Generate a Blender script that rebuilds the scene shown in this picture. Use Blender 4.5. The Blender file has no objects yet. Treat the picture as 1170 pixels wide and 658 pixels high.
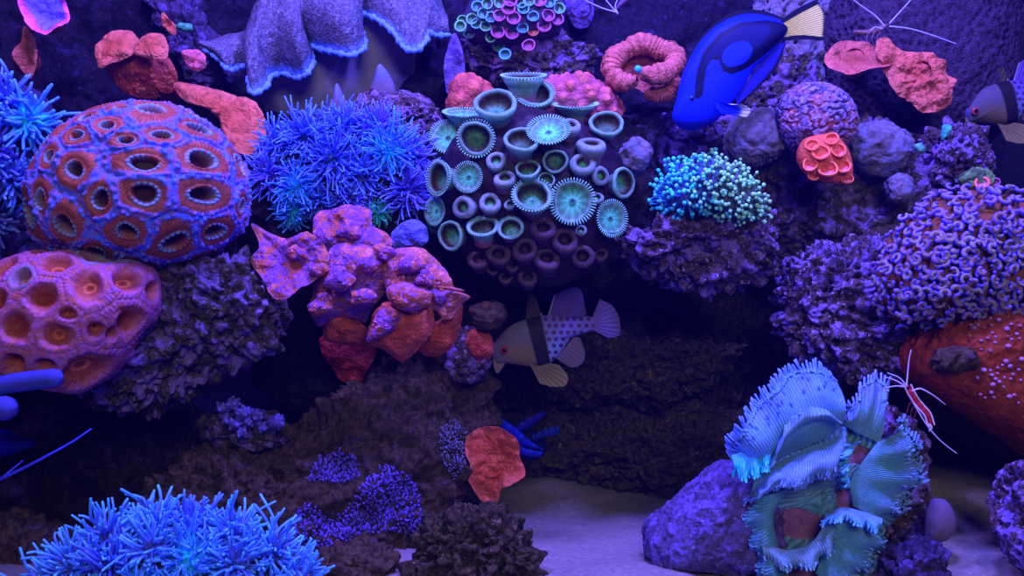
import bpy, math, random
import numpy as np
from mathutils import Vector
from mathutils.bvhtree import BVHTree

# ------------------------------------------------------------------ camera, lights, world
SC = bpy.context.scene
COL = SC.collection
FPX = 1254.0            # focal length in pixels of the 1170 px wide frame
CAMD = 0.80             # the camera stands 0.80 m in front of the reef's zero plane

cam_d = bpy.data.cameras.new('camera')
cam_d.sensor_width = 36.0
cam_d.lens = 36.0 * FPX / 1170.0
cam_d.clip_start = 0.02
cam = bpy.data.objects.new('camera', cam_d)
cam.location = (0, -CAMD, 0)
cam.rotation_euler = (math.pi / 2, 0, 0)
COL.objects.link(cam)
SC.camera = cam

world = bpy.data.worlds.new('water_ambience')
SC.world = world
world.use_nodes = True
bg = world.node_tree.nodes['Background']
bg.inputs[0].default_value = (0.026, 0.018, 0.30, 1)
bg.inputs[1].default_value = 0.55


def area(name, loc, target, size, power, color):
    d = bpy.data.lights.new(name, 'AREA')
    d.shape = 'DISK'
    d.size = size
    d.energy = power
    d.color = color
    o = bpy.data.objects.new(name, d)
    o.location = loc
    o.rotation_euler = (Vector(target) - Vector(loc)).to_track_quat('-Z', 'Y').to_euler()
    COL.objects.link(o)
    return o


# the aquarium's LED pucks above the water, and an added front fill for the dim light of the room
area('led_lamp', (-0.30, -0.15, 0.58), (-0.24, 0.08, -0.02), 0.10, 7.6, (0.28, 0.165, 1.0))
area('led_lamp', (0.04, 0.00, 0.62), (0.02, 0.14, 0.0), 0.10, 6.2, (0.20, 0.165, 1.0))
area('led_lamp', (0.19, -0.17, 0.60), (0.30, 0.06, -0.12), 0.10, 9.8, (0.19, 0.15, 1.0))
area('led_lamp', (0.42, -0.17, 0.58), (0.35, 0.06, -0.20), 0.06, 4.5, (0.14, 0.10, 1.0))  # extra puck, added to brighten the sand bank at right
area('room_fill', (0.35, -2.3, 0.9), (0, 0, -0.05), 0.9, 18.0, (1.0, 0.88, 0.66))
SC.view_settings.view_transform = 'Standard'
SC.view_settings.look = 'None'
SC.view_settings.gamma = 1.0
SC.view_settings.use_curve_mapping = False
SC.view_settings.exposure = 0.0


# ------------------------------------------------------------------ small helpers
def P(x, y, Y):
    """The point at depth Y that the photograph shows at pixel (x, y)."""
    k = (Y + CAMD) / FPX
    return np.array([(x - 585) * k, Y, (329 - y) * k])


def S(Y):
    return (Y + CAMD) / FPX


def nrm(v):
    v = np.asarray(v, float)
    return v / (np.linalg.norm(v, axis=-1, keepdims=True) + 1e-12)


_rs = np.random.RandomState(7)
_G = nrm(_rs.normal(size=(256, 3)))
_PERM = np.concatenate([_rs.permutation(256)] * 2)
_PT = _rs.rand(256, 3)


def _hash(i, j, k):
    return _PERM[(_PERM[(_PERM[i & 255] + j) & 255] + k) & 255]


def perlin(p):
    p = np.asarray(p, float)
    f0 = np.floor(p)
    i = f0.astype(int)
    f = p - f0
    w = f * f * f * (f * (f * 6 - 15) + 10)
    out = np.zeros(len(p))
    for dx in (0, 1):
        for dy in (0, 1):
            for dz in (0, 1):
                g = _G[_hash(i[:, 0] + dx, i[:, 1] + dy, i[:, 2] + dz)]
                d = f - np.array([dx, dy, dz])
                wt = ((w[:, 0] if dx else 1 - w[:, 0]) * (w[:, 1] if dy else 1 - w[:, 1])
                      * (w[:, 2] if dz else 1 - w[:, 2]))
                out += wt * (g * d).sum(1)
    return out * 1.5


def fbm(p, oct=4, gain=0.5, ridged=False):
    p = np.asarray(p, float)
    a, s, out = 1.0, 0.0, np.zeros(len(p))
    for o in range(oct):
        n = perlin(p * 2 ** o + 17.3 * o)
        out += a * ((1 - 2 * np.abs(n)) if ridged else n)
        s += a
        a *= gain
    return out / s


def worley(p):
    p = np.asarray(p, float)
    f0 = np.floor(p)
    i = f0.astype(int)
    f = p - f0
    d1 = np.full(len(p), 9.0)
    d2 = np.full(len(p), 9.0)
    for dx in (-1, 0, 1):
        for dy in (-1, 0, 1):
            for dz in (-1, 0, 1):
                c = _PT[_hash(i[:, 0] + dx, i[:, 1] + dy, i[:, 2] + dz)] + np.array([dx, dy, dz])
                d = ((c - f) ** 2).sum(1)
                d2 = np.where(d < d1, d1, np.minimum(d2, d))
                d1 = np.minimum(d1, d)
    return np.sqrt(d1), np.sqrt(d2)


def sstep(a, b, x):
    t = np.clip((np.asarray(x, float) - a) / (b - a), 0, 1)
    return t * t * (3 - 2 * t)


def lerp(a, b, t):
    t = np.asarray(t, float)
    if t.ndim:
        t = t[..., None]
    return np.asarray(a, float) * (1 - t) + np.asarray(b, float) * t


def ramp(t, stops):
    t = np.asarray(t, float)
    xs = [s[0] for s in stops]
    cs = np.array([s[1] for s in stops], float)
    return np.stack([np.interp(t, xs, cs[:, k]) for k in range(3)], -1)


def inpoly(x, y, poly):
    x = np.asarray(x, float)
    y = np.asarray(y, float)
    r = np.zeros(x.shape, bool)
    n = len(poly)
    for i in range(n):
        x0, y0 = poly[i]
        x1, y1 = poly[(i + 1) % n]
        c = ((y0 > y) != (y1 > y)) & (x < (x1 - x0) * (y - y0) / ((y1 - y0) + 1e-12) + x0)
        r ^= c
    return r


def resample(pts, n, smooth=True):
    pts = np.asarray(pts, float)
    d = np.r_[0, np.cumsum(np.linalg.norm(np.diff(pts, axis=0), axis=1))]
    u = np.linspace(0, d[-1], n)
    if smooth and len(pts) > 2:
        m = np.gradient(pts, d, axis=0)
        k = np.clip(np.searchsorted(d, u, side='right') - 1, 0, len(d) - 2)
        h = (d[k + 1] - d[k])[:, None]
        s = ((u - d[k])[:, None]) / h
        return ((2 * s**3 - 3 * s**2 + 1) * pts[k] + (s**3 - 2 * s**2 + s) * h * m[k]
                + (-2 * s**3 + 3 * s**2) * pts[k + 1] + (s**3 - s**2) * h * m[k + 1])
    return np.stack([np.interp(u, d, pts[:, c]) for c in range(pts.shape[1])], 1)


# ------------------------------------------------------------------ mesh building
WORLD = {}


class MB:
    """Collects vertices, faces and colours of ONE part, then links them as one mesh."""

    def __init__(self):
        self.V, self.F, self.C, self.n = [], [], [], 0

    def add(self, V, F, C=(0.5, 0.5, 0.5)):
        V = np.asarray(V, float).reshape(-1, 3)
        C = np.asarray(C, float)
        if C.ndim == 1:
            C = np.tile(C, (len(V), 1))
        self.V.append(V)
        self.C.append(C.reshape(-1, 3))
        self.F.append(np.asarray(F, int) + self.n)
        self.n += len(V)
        return self

    def grid(self, G, C, wrap=False):
        nu, nv = G.shape[:2]
        idx = np.arange(nu * nv).reshape(nu, nv)
        a = idx if not wrap else np.vstack([idx, idx[:1]])
        q = np.stack([a[:-1, :-1], a[1:, :-1], a[1:, 1:], a[:-1, 1:]], -1).reshape(-1, 4)
        return self.add(G, q, np.broadcast_to(np.asarray(C, float), G.shape).reshape(-1, 3))

    def tubes(self, PTS, RAD, C, n=6, cap=True):
        """N tubes at once. PTS (N,k,3), RAD (N,k), C (k,3) or (N,k,3)."""
        PTS = np.asarray(PTS, float)
        RAD = np.asarray(RAD, float)
        N, k = PTS.shape[:2]
        C = np.asarray(C, float)
        if C.ndim == 1:
            C = np.tile(C, (k, 1))
        if C.ndim == 2:
            C = np.tile(C[None], (N, 1, 1))
        RAD = np.broadcast_to(RAD, (N, k)).copy()
        if cap:
            e = nrm(PTS[:, -1] - PTS[:, -2])
            r = RAD[:, -1:]
            PTS = np.concatenate([PTS, (PTS[:, -1] + e * r * .6)[:, None], (PTS[:, -1] + e * r)[:, None]], 1)
            RAD = np.concatenate([RAD, r * .75, r * .05], 1)
            C = np.concatenate([C, C[:, -1:], C[:, -1:]], 1)
            k += 2
        T = np.gradient(PTS, axis=1)
        T = nrm(T)
        ref = nrm(np.cross(T[:, 0], T[:, -1]) + np.array([.31, .57, .21]) * .3)
        ref = np.where(np.abs((ref * T[:, 0]).sum(1, keepdims=True)) > .95, np.roll(ref, 1, 1), ref)
        A = nrm(np.cross(T, ref[:, None]))
        B = np.cross(T, A)
        an = np.arange(n) * 2 * np.pi / n
        V = (PTS[:, :, None] + RAD[:, :, None, None] * (A[:, :, None] * np.cos(an)[:, None] + B[:, :, None] * np.sin(an)[:, None]))
        idx = np.arange(N * k * n).reshape(N, k, n)
        i2 = np.concatenate([idx, idx[:, :, :1]], 2)
        q = np.stack([i2[:, :-1, :-1], i2[:, :-1, 1:], i2[:, 1:, 1:], i2[:, 1:, :-1]], -1).reshape(-1, 4)
        return self.add(V, q, np.repeat(C[:, :, None], n, 2))

    def ball(self, c, r, C, n=8, sq=(1, 1, 1)):
        th = np.linspace(0, np.pi, n)
        ph = np.linspace(0, 2 * np.pi, 2 * n, endpoint=False)
        G = np.stack([np.outer(np.cos(ph), np.sin(th)), np.outer(np.sin(ph), np.sin(th)), np.outer(np.ones(2 * n), np.cos(th))], -1)
        return self.grid(np.asarray(c) + G * r * np.asarray(sq), C, True)

    def arrays(self):
        return np.concatenate(self.V), np.concatenate(self.F), np.concatenate(self.C)

    def build(self, name, mat, parent=None, origin=None):
        V, F, C = self.arrays()
        return link(name, V, F, C, mat, parent, origin)


def link(name, V, F, C, mat, parent=None, origin=None):
    if parent is not None:
        org = WORLD[parent.name]
    elif origin is not None:
        org = np.asarray(origin, float)
    else:
        org = np.array([(V[:, 0].min() + V[:, 0].max()) / 2, (V[:, 1].min() + V[:, 1].max()) / 2, V[:, 2].min()])
    me = bpy.data.meshes.new(name)
    me.vertices.add(len(V))
    me.vertices.foreach_set('co', (V - org).astype(np.float32).ravel())
    k = F.shape[1]
    me.loops.add(F.size)
    me.loops.foreach_set('vertex_index', F.astype(np.int32).ravel())
    me.polygons.add(len(F))
    me.polygons.foreach_set('loop_start', np.arange(0, F.size, k, dtype=np.int32))
    me.polygons.foreach_set('loop_total', np.full(len(F), k, np.int32))
    me.update(calc_edges=True)
    me.validate()
    if C is not None:
        at = me.attributes.new('Col', 'FLOAT_COLOR', 'POINT')
        at.data.foreach_set('color', np.c_[C, np.ones(len(C))].astype(np.float32).ravel())
    me.shade_smooth()
    me.materials.append(mat)
    o = bpy.data.objects.new(name, me)
    COL.objects.link(o)
    if parent is not None:
        o.parent = parent
        WORLD[o.name] = org
    else:
        o.location = org
        WORLD[o.name] = org
    return o


def tag(o, label=None, cat=None, group=None, kind=None):
    if label:
        o['label'] = label
    if cat:
        o['category'] = cat
    if group:
        o['group'] = group
    if kind:
        o['kind'] = kind
    return o


def thing(name, loc, label, cat, group=None):
    o = bpy.data.objects.new(name, None)
    o.empty_display_size = 0.01
    o.location = loc
    COL.objects.link(o)
    WORLD[o.name] = np.asarray(loc, float)
    return tag(o, label, cat, group)


def emit_many(name, pieces, mat, parent, most=98, plural=None):
    """Each piece (an MB) a part of its own; past `most` the rest become one part."""
    for m in pieces[:most]:
        m.build(name, mat, parent)
    if len(pieces) > most:
        r = MB()
        for m in pieces[most:]:
            r.add(*m.arrays())
        tag(r.build(plural or name + '_mass', mat, parent), kind='stuff')


# ------------------------------------------------------------------ materials
def vmat(name, rough=.5, nscale=250, namt=.25, bscale=500, bump=.3, spec=.4, bdist=.001, kind='noise', sheen=0, trans=0, sss=0):
    """Colour of the thing itself (attribute Col) broken up by procedural noise, with a fine bump."""
    m = bpy.data.materials.new(name)
    m.use_nodes = True
    nt = m.node_tree
    N, Lk = nt.nodes, nt.links
    b = N['Principled BSDF']
    at = N.new('ShaderNodeAttribute')
    at.attribute_name = 'Col'
    tc = N.new('ShaderNodeTexCoord')
    no = N.new('ShaderNodeTexNoise')
    no.inputs['Scale'].default_value = nscale
    no.inputs['Detail'].default_value = 4
    mr = N.new('ShaderNodeMapRange')
    mr.inputs[1].default_value = .3
    mr.inputs[2].default_value = .7
    mr.inputs[3].default_value = 1 - namt
    mr.inputs[4].default_value = 1 + namt
    mx = N.new('ShaderNodeMix')
    mx.data_type = 'RGBA'
    mx.blend_type = 'MULTIPLY'
    mx.inputs[0].default_value = 1
    Lk.new(tc.outputs['Object'], no.inputs['Vector'])
    Lk.new(no.outputs['Fac'], mr.inputs[0])
    Lk.new(at.outputs['Color'], mx.inputs[6])
    Lk.new(mr.outputs[0], mx.inputs[7])
    Lk.new(mx.outputs[2], b.inputs['Base Color'])
    b.inputs['Roughness'].default_value = rough
    b.inputs['Specular IOR Level'].default_value = spec * .3
    if trans:
        b.inputs['Alpha'].default_value = 1 - trans
    if sss:
        b.inputs['Subsurface Weight'].default_value = sss
        b.inputs['Subsurface Radius'].default_value = (1, .6, .6)
        b.inputs['Subsurface Scale'].default_value = .003
    if sheen:
        b.inputs['Sheen Weight'].default_value = sheen
    if bump:
        if kind == 'noise':
            t = N.new('ShaderNodeTexNoise')
            t.inputs['Detail'].default_value = 3
            out = t.outputs['Fac']
        else:
            t = N.new('ShaderNodeTexVoronoi')
            out = t.outputs['Distance']
        t.inputs['Scale'].default_value = bscale
        bp = N.new('ShaderNodeBump')
        bp.inputs['Strength'].default_value = bump
        bp.inputs['Distance'].default_value = bdist
        if kind == 'warts':
            bp.invert = True
        Lk.new(tc.outputs['Object'], t.inputs['Vector'])
        Lk.new(out, bp.inputs['Height'])
        Lk.new(bp.outputs['Normal'], b.inputs['Normal'])
    return m


def rockmat(name, c1, c2, patch, pth=.52, scale=60, spots=None, sth=.6, sspots=300, bump=.7, rough=.85):
    """Two stone tones, crusts of algae in noise-shaped patches, small specks."""
    m = bpy.data.materials.new(name)
    m.use_nodes = True
    nt = m.node_tree
    N, Lk = nt.nodes, nt.links
    b = N['Principled BSDF']
    tc = N.new('ShaderNodeTexCoord')

    def noise(sc, det=5, rg=.6):
        n = N.new('ShaderNodeTexNoise')
        n.inputs['Scale'].default_value = sc
        n.inputs['Detail'].default_value = det
        n.inputs['Roughness'].default_value = rg
        Lk.new(tc.outputs['Object'], n.inputs['Vector'])
        return n.outputs['Fac']

    def rng(x, a, c):
        r = N.new('ShaderNodeMapRange')
        r.inputs[1].default_value = a
        r.inputs[2].default_value = c
        Lk.new(x, r.inputs[0])
        return r.outputs[0]

    def mix(f, a, c):
        x = N.new('ShaderNodeMix')
        x.data_type = 'RGBA'
        Lk.new(f, x.inputs[0])
        for s, v in ((6, a), (7, c)):
            if isinstance(v, tuple):
                x.inputs[s].default_value = (*v, 1)
            else:
                Lk.new(v, x.inputs[s])
        return x.outputs[2]

    base = mix(rng(noise(scale * 3, 6, .7), .38, .62), c1, c2)
    base = mix(rng(noise(scale, 6, .65), pth, pth + .08), base, patch)
    if spots:
        base = mix(rng(noise(sspots, 3), sth, sth + .06), base, spots)
    Lk.new(base, b.inputs['Base Color'])
    b.inputs['Roughness'].default_value = rough
    b.inputs['Specular IOR Level'].default_value = .08
    bp = N.new('ShaderNodeBump')
    bp.inputs['Strength'].default_value = bump
    bp.inputs['Distance'].default_value = .003
    Lk.new(noise(420, 6, .7), bp.inputs['Height'])
    Lk.new(bp.outputs['Normal'], b.inputs['Normal'])
    return m


M = {}
M['rock_grey'] = rockmat('rock_grey', (.016, .013, .013), (.105, .080, .050), (.19, .12, .38), .48, 75, (.30, .23, .60), .62)
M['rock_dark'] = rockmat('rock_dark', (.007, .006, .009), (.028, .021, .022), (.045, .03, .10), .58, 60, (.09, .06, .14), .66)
M['rock_brown'] = rockmat('rock_brown', (.028, .018, .013), (.105, .066, .042), (.09, .06, .12), .60, 60, (.15, .10, .14), .67)
M['rock_purple'] = rockmat('rock_purple', (.030, .018, .030), (.12, .07, .09), (.22, .14, .50), .50, 80, (.42, .33, .75), .6)
M['rock_gravel'] = rockmat('rock_gravel', (.008, .006, .005), (.080, .060, .034), (.085, .022, .03), .63, 60, (.16, .12, .08), .62, 160)
M['rock_pale'] = rockmat('rock_pale', (.12, .10, .15), (.22, .19, .27), (.18, .19, .36), .5, 70, (.32, .28, .42), .64)
M['rock_violet'] = rockmat('rock_violet', (.028, .018, .060), (.07, .05, .14), (.11, .08, .32), .54, 80, (.24, .18, .55), .66)
M['orange_crust'] = rockmat('orange_crust', (.20, .030, .010), (.30, .050, .015), (.12, .018, .010), .56, 50, (.50, .12, .09), .66, 200, bump=.3, rough=.6)
M['sand'] = rockmat('sand', (.19, .165, .18), (.28, .25, .27), (.23, .20, .23), .5, 60, (.08, .06, .08), .70, 500, bump=.35)
M['rock_shaded'] = rockmat('rock_shaded', (.005, .004, .010), (.018, .012, .034), (.028, .018, .085), .56, 60, (.06, .04, .15), .66)  # violet rock darkened, dimness of the upper back put into its colour
M['rock_block'] = rockmat('rock_block', (.05, .038, .11), (.12, .09, .26), (.15, .115, .48), .5, 60, (.32, .26, .7), .64)
M['flesh'] = vmat('coral_flesh', .45, 300, .22, 700, .35, .45)
M['warty'] = vmat('warty_flesh', .55, 160, .30, 420, .55, .35, .0015, 'warts')
M['tent'] = vmat('tentacle_flesh', .35, 400, .15, 500, .1, .5)
M['leather'] = vmat('leather_flesh', .7, 90, .14, 500, .15, .2)
M['fuzzy'] = vmat('fuzzy_flesh', .8, 260, .4, 520, .9, .2, .003)
M['scale'] = vmat('fish_skin', .5, 500, .05, 900, .05, .3)
M['fin'] = vmat('fin_membrane', .5, 400, .1, 900, .05, .3)
M['glass_fin'] = vmat('clear_fin_membrane', .4, 400, .1, 900, .05, .3, trans=.35)
M['shell'] = vmat('shrimp_shell', .3, 500, .1, 900, .05, .5)
M['eye'] = vmat('eye', .1, 100, .0, 100, 0, .6)


# ------------------------------------------------------------------ bodies from an outline
_CS = {}


def cube_sphere(n):
    if n in _CS:
        return _CS[n]
    t = np.tan(np.linspace(-1, 1, n + 1) * np.pi / 4)
    a, b = np.meshgrid(t, t, indexing='ij')
    o = np.ones_like(a)
    Vs, Fs, k = [], [], 0
    idx = np.arange((n + 1) ** 2).reshape(n + 1, n + 1)
    q = np.stack([idx[:-1, :-1], idx[1:, :-1], idx[1:, 1:], idx[:-1, 1:]], -1).reshape(-1, 4)
    for s in (1, -1):
        for ax in range(3):
            c = [None] * 3
            c[ax] = o * s
            c[(ax + 1) % 3] = a if s > 0 else b
            c[(ax + 2) % 3] = b if s > 0 else a
            Vs.append(np.stack(c, -1).reshape(-1, 3))
            Fs.append(q + k)
            k += (n + 1) ** 2
    V = nrm(np.concatenate(Vs))
    F = np.concatenate(Fs)
    key = np.round(V * 1e5).astype(np.int64)
    _, first, inv = np.unique(key, axis=0, return_index=True, return_inverse=True)
    V, F = V[first], inv.reshape(-1)[F]
    _CS[n] = (V, F)
    return V, F


def vnormals(V, F):
    fn = np.cross(V[F[:, 2]] - V[F[:, 0]], V[F[:, 3]] - V[F[:, 1]])
    N = np.zeros_like(V)
    for k in range(F.shape[1]):
        for c in range(3):
            N[:, c] += np.bincount(F[:, k], fn[:, c], len(V))
    return nrm(N)


def star(poly, c, th):
    """Radius of a closed outline around c in direction th (outline star-shaped about c)."""
    p = np.asarray(poly, float) - c
    p = resample(np.vstack([p[-3:], p, p[:4]]), 900, True)
    a = np.arctan2(p[:, 1], p[:, 0])
    r = np.hypot(p[:, 0], p[:, 1]) 
    o = np.argsort(a)
    a, r = a[o], r[o]
    a = np.r_[a - 2 * np.pi, a, a + 2 * np.pi]
    r = np.r_[r, r, r]
    q = np.linspace(-np.pi, np.pi, 361)
    rr = np.interp(q, a, r)
    ker = np.array([1, 2, 3, 2, 1.]) / 9
    rr = np.convolve(np.r_[rr[-5:-1], rr, rr[1:5]], ker, 'same')[4:-4]
    return np.interp(th, q, rr)


def blob(poly, Y, front, back, n=60, pw=.8, tilt=0.0, centre=None):
    """A closed solid whose outline in the photograph is `poly` at depth Y, bulging
    `front` metres towards the viewer and `back` metres away."""
    poly = [P(x, y, Y)[[0, 2]] for x, y in poly]
    c = np.mean(poly, 0) if centre is None else P(*centre, Y)[[0, 2]]
    d, F = cube_sphere(n)
    rho = np.hypot(d[:, 0], d[:, 2])
    th = np.arctan2(d[:, 2], d[:, 0])
    R = star(poly, c, th) * rho ** pw
    dy = np.where(d[:, 1] < 0, d[:, 1] * front, d[:, 1] * back)
    V = np.stack([c[0] + R * np.cos(th), Y + dy, c[1] + R * np.sin(th)], -1)
    V[:, 1] += tilt * (V[:, 2] - c[1])
    return V, F, d


TREES = {}


def tree(V, F):
    return BVHTree.FromPolygons([tuple(v) for v in V], [tuple(int(i) for i in f) for f in F])


def hit(x, y, *trees, default_Y=.2):
    """First surface met at pixel (x, y): point and normal."""
    o = Vector((0, -CAMD, 0))
    d = Vector(P(x, y, 0.2)) - o
    d.normalize()
    best = None
    for t in (trees or TREES.values()):
        p, nn, i, dist = t.ray_cast(o, d)
        if p is not None and (best is None or dist < best[2]):
            if nn.dot(d) > 0:
                nn = -nn
            best = (np.array(p), np.array(nn), dist)
    if best is None:
        return P(x, y, default_Y), np.array([0, -.8, .6])
    return best[0], best[1]


def rock(key, poly, Y, front, back, label, mat='rock_grey', n=80, amp=.010, freq=28, pit=0.0, pfreq=90,
         rid=.006, tilt=0.0, pw=.75, seed=0, centre=None, name='live_rock', cat='rock', group='live rocks of the reef', fine=.0022):
    V, F, d = blob(poly, Y, front, back, n, pw, tilt, centre)
    N = vnormals(V, F)
    q = V + seed * 3.17
    h = amp * fbm(q * freq, 3) * 1.6
    wp = q + .012 * np.stack([fbm(q * 40 + 3, 2), fbm(q * 40 + 13, 2), fbm(q * 40 + 23, 2)], -1)
    h -= rid * fbm(wp * freq * 1.9 + 5, 2, ridged=True) * .8
    f1, f2 = worley(wp * 85)
    h += rid * .30 * (.45 - 1.2 * f1 * f1)
    h += fine * fbm(q * freq * 5, 4, .5) * .75
    h -= .5 * (amp + rid) * .4
    if pit:
        f1, f2 = worley(q * pfreq)
        h -= pit * (1 - sstep(.08, .36, f1))
        f1, f2 = worley(q * pfreq * 2.1 + 9)
        h -= pit * .35 * (1 - sstep(.06, .34, f1))
    V = V + N * h[:, None]
    TREES[key] = tree(V, F)
    o = link(name, V, F, None, M[mat])
    return tag(o, label, cat, group)


# ------------------------------------------------------------------ the tank: sand bed and walls
def heightfield():
    xs = np.linspace(-.62, .62, 260)
    ys = np.linspace(-.20, .52, 170)
    X, Y = np.meshgrid(xs, ys, indexing='ij')
    p = np.stack([X, Y, 0 * X], -1).reshape(-1, 3)
    Z = -.222 + .006 * fbm(p * 9, 3) + .0016 * fbm(p * 60, 3) + .0007 * fbm(p * 190, 2)
    Z = Z.reshape(X.shape)
    Z += .055 * sstep(.27, .36, X) * sstep(-.02, .24, Y)          # the bed banks up in the right hand corner
    Z += .022 * np.exp(-((X - .03) / .07) ** 2 - ((Y - .36) / .06) ** 2)
    Z += .010 * np.exp(-((X - .10) / .06) ** 2 - ((Y - .03) / .05) ** 2)
    return np.stack([X, Y, Z], -1)


m = MB()
m.grid(heightfield(), (.3, .3, .3))
V_, F_, C_ = m.arrays()
TREES['sand'] = tree(V_, F_)
tag(link('floor', V_, F_, None, M['sand'], origin=(0, 0, -.222)), kind='structure')
M['wall'] = rockmat('back_wall', (.010, .010, .035), (.020, .018, .06), (.03, .02, .08), .55, 12, bump=.1)


def wall(name, a, b, z0=-.26, z1=.60, th=.012):
    a, b = np.array(a, float), np.array(b, float)
    d = (b - a) / np.linalg.norm(b - a)
    nn = np.array([-d[1], d[0]]) * th
    c = [a, b, b + nn, a + nn]
    V = np.array([[p[0], p[1], z] for z in (z0, z1) for p in c])
    F = np.array([[0, 1, 2, 3], [7, 6, 5, 4], [0, 4, 5, 1], [1, 5, 6, 2], [2, 6, 7, 3], [3, 7, 4, 0]])
    o = link(name, V, F, None, M['wall'])
    o.data.shade_flat()
    tag(o, kind='structure')


wall('wall_back', (-.66, .50), (.66, .50))
wall('wall_left', (-.64, -.20), (-.64, .50))
wall('wall_right', (.64, .50), (.64, -.20))

# ------------------------------------------------------------------ live rock
rock('B1', [(-60, -40), (150, -60), (330, -40), (320, 110), (250, 190), (120, 210), (-20, 230), (-80, 100)], .36, .07, .10,
     'dark blue-black rock in the upper left corner behind the red mushrooms', 'rock_shaded', seed=1, amp=.014)
rock('B2', [(430, -40), (640, -60), (900, -40), (890, 60), (840, 150), (740, 210), (560, 190), (440, 120)], .38, .07, .10,
     'dark purple rock wall at the top between the leather coral and the blue tang', 'rock_shaded', seed=2, amp=.014)
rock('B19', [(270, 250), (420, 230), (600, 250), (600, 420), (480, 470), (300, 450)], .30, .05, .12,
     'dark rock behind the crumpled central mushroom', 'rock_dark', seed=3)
rock('B7', [(520, 320), (760, 300), (960, 330), (960, 600), (840, 612), (740, 596), (640, 566), (520, 560)], .42, .08, .08,
     'gravelly dark rock at the back of the cave above the sand', 'rock_gravel', seed=4, amp=.016, rid=.014, n=100, fine=.004)
rock('B7b', [(530, 405), (620, 385), (760, 378), (860, 395), (830, 440), (740, 474), (640, 470), (560, 468)], .34, .05, .08,
     'brown gravelly ledge below the spotted cardinalfish', 'rock_gravel', seed=5, rid=.010, fine=.004, n=100, tilt=-.3)
rock('B20', [(275, 190), (380, 165), (500, 170), (510, 270), (420, 300), (290, 300)], .22, .05, .10,
     'dark rock carrying the blue tentacled colony in the middle', 'rock_dark', seed=6)
rock('B21', [(250, 120), (400, 90), (530, 100), (540, 200), (400, 220), (270, 200)], .33, .05, .10,
     'dark rock under the pale leather coral stalk', 'rock_dark', seed=7)
rock('B6', [(480, 160), (600, 130), (730, 150), (750, 260), (690, 335), (560, 340), (480, 280)], .24, .05, .10,
     'dark rock beneath the green rimmed button polyps', 'rock_dark', seed=8)
rock('B8', [(60, 300), (180, 280), (290, 292), (338, 355), (322, 402), (250, 440), (165, 490), (85, 470), (20, 420), (10, 340)], .12, .05, .10,
     'knobbly purple-grey rock carrying the two orange closed-brain colonies', 'rock_grey', seed=9, amp=.012, rid=.016, pit=.006, n=120, fine=.0035, tilt=-.25)
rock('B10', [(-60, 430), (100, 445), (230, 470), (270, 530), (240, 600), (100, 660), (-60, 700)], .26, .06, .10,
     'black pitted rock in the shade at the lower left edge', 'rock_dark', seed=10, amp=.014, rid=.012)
rock('B9', [(165, 560), (230, 500), (330, 480), (395, 425), (480, 395), (560, 415), (578, 480), (545, 570), (490, 650), (330, 690), (170, 660)], .19, .07, .10,
     'big brown sloping rock in the lower left middle with purple crusts', 'rock_brown', seed=11, amp=.016, rid=.014, n=130, fine=.003, tilt=.35)
rock('B9b', [(150, 560), (205, 512), (290, 505), (330, 560), (300, 640), (140, 660)], .13, .04, .08,
     'tan jagged rock just behind the blue anemone in the lower left', 'rock_brown', seed=31, amp=.012, rid=.014, tilt=.3)
rock('B11', [(455, 640), (480, 590), (540, 572), (598, 592), (630, 640), (620, 720), (440, 730)], .035, .04, .07,
     'rough reddish-brown rock at the bottom centre beside the sand', 'rock_gravel', seed=12, rid=.014, pit=.006, n=110, fine=.004)
rock('B5', [(700, 275), (735, 245), (800, 240), (880, 240), (898, 290), (875, 335), (800, 346), (735, 322), (705, 300)], .17, .05, .09,
     'purple-brown ledge rock under the green-tipped branching coral', 'rock_purple', seed=13, amp=.012, rid=.014, pit=.004, n=110, fine=.0035, tilt=-.35)
rock('B4', [(800, 130), (900, 120), (1030, 135), (1125, 175), (1140, 240), (1010, 330), (900, 320), (820, 230)], .27, .06, .10,
     'purple-grey rock shelf on the right behind the neon orange polyps', 'rock_grey', seed=14, amp=.014, rid=.014, n=100)
rock('B3b', [(880, -40), (960, -40), (960, 60), (930, 110), (880, 90), (850, 30)], .33, .03, .06,
     'pale honeycombed rock behind the blue tang tail', 'rock_pale', seed=15, pit=.012, pfreq=110, n=100)
rock('B3c', [(850, 60), (930, 60), (945, 120), (900, 150), (850, 130)], .32, .03, .06,
     'shaded honeycombed rock below the blue tang tail', 'rock_grey', seed=16, pit=.010, pfreq=110, n=80)
rock('B14', [(882, 330), (900, 290), (960, 262), (1040, 270), (1080, 320), (1075, 420), (1010, 450), (920, 425), (885, 385)], .15, .05, .10,
     'holey purple rock to the left of the hammer coral', 'rock_purple', seed=17, amp=.012, rid=.014, pit=.013, pfreq=75, n=130, fine=.0035)
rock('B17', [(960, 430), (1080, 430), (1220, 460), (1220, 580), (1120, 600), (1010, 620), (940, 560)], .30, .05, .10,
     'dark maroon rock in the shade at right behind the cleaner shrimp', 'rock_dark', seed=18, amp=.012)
rock('B18', [(870, 540), (960, 470), (1045, 465), (1070, 560), (1052, 640), (980, 710), (870, 710)], .10, .03, .08,
     'pitted dark rock behind the frilly pale teal coral', 'rock_purple', seed=19, pit=.008, n=100)
rock('B13', [(1000, 640), (1030, 612), (1075, 606), (1090, 640), (1085, 700), (990, 700)], .03, .03, .05,
     'small violet rock on the sand at the foot of the frilly teal coral', 'rock_violet', seed=20, n=80, rid=.010)
rock('B16', [(1150, 560), (1158, 535), (1200, 520), (1230, 600), (1200, 660), (1150, 640), (1144, 600)], .00, .03, .05,
     'rough purple rock cut off by the right edge above the sand', 'rock_purple', seed=21, pit=.006, n=90)
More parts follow.
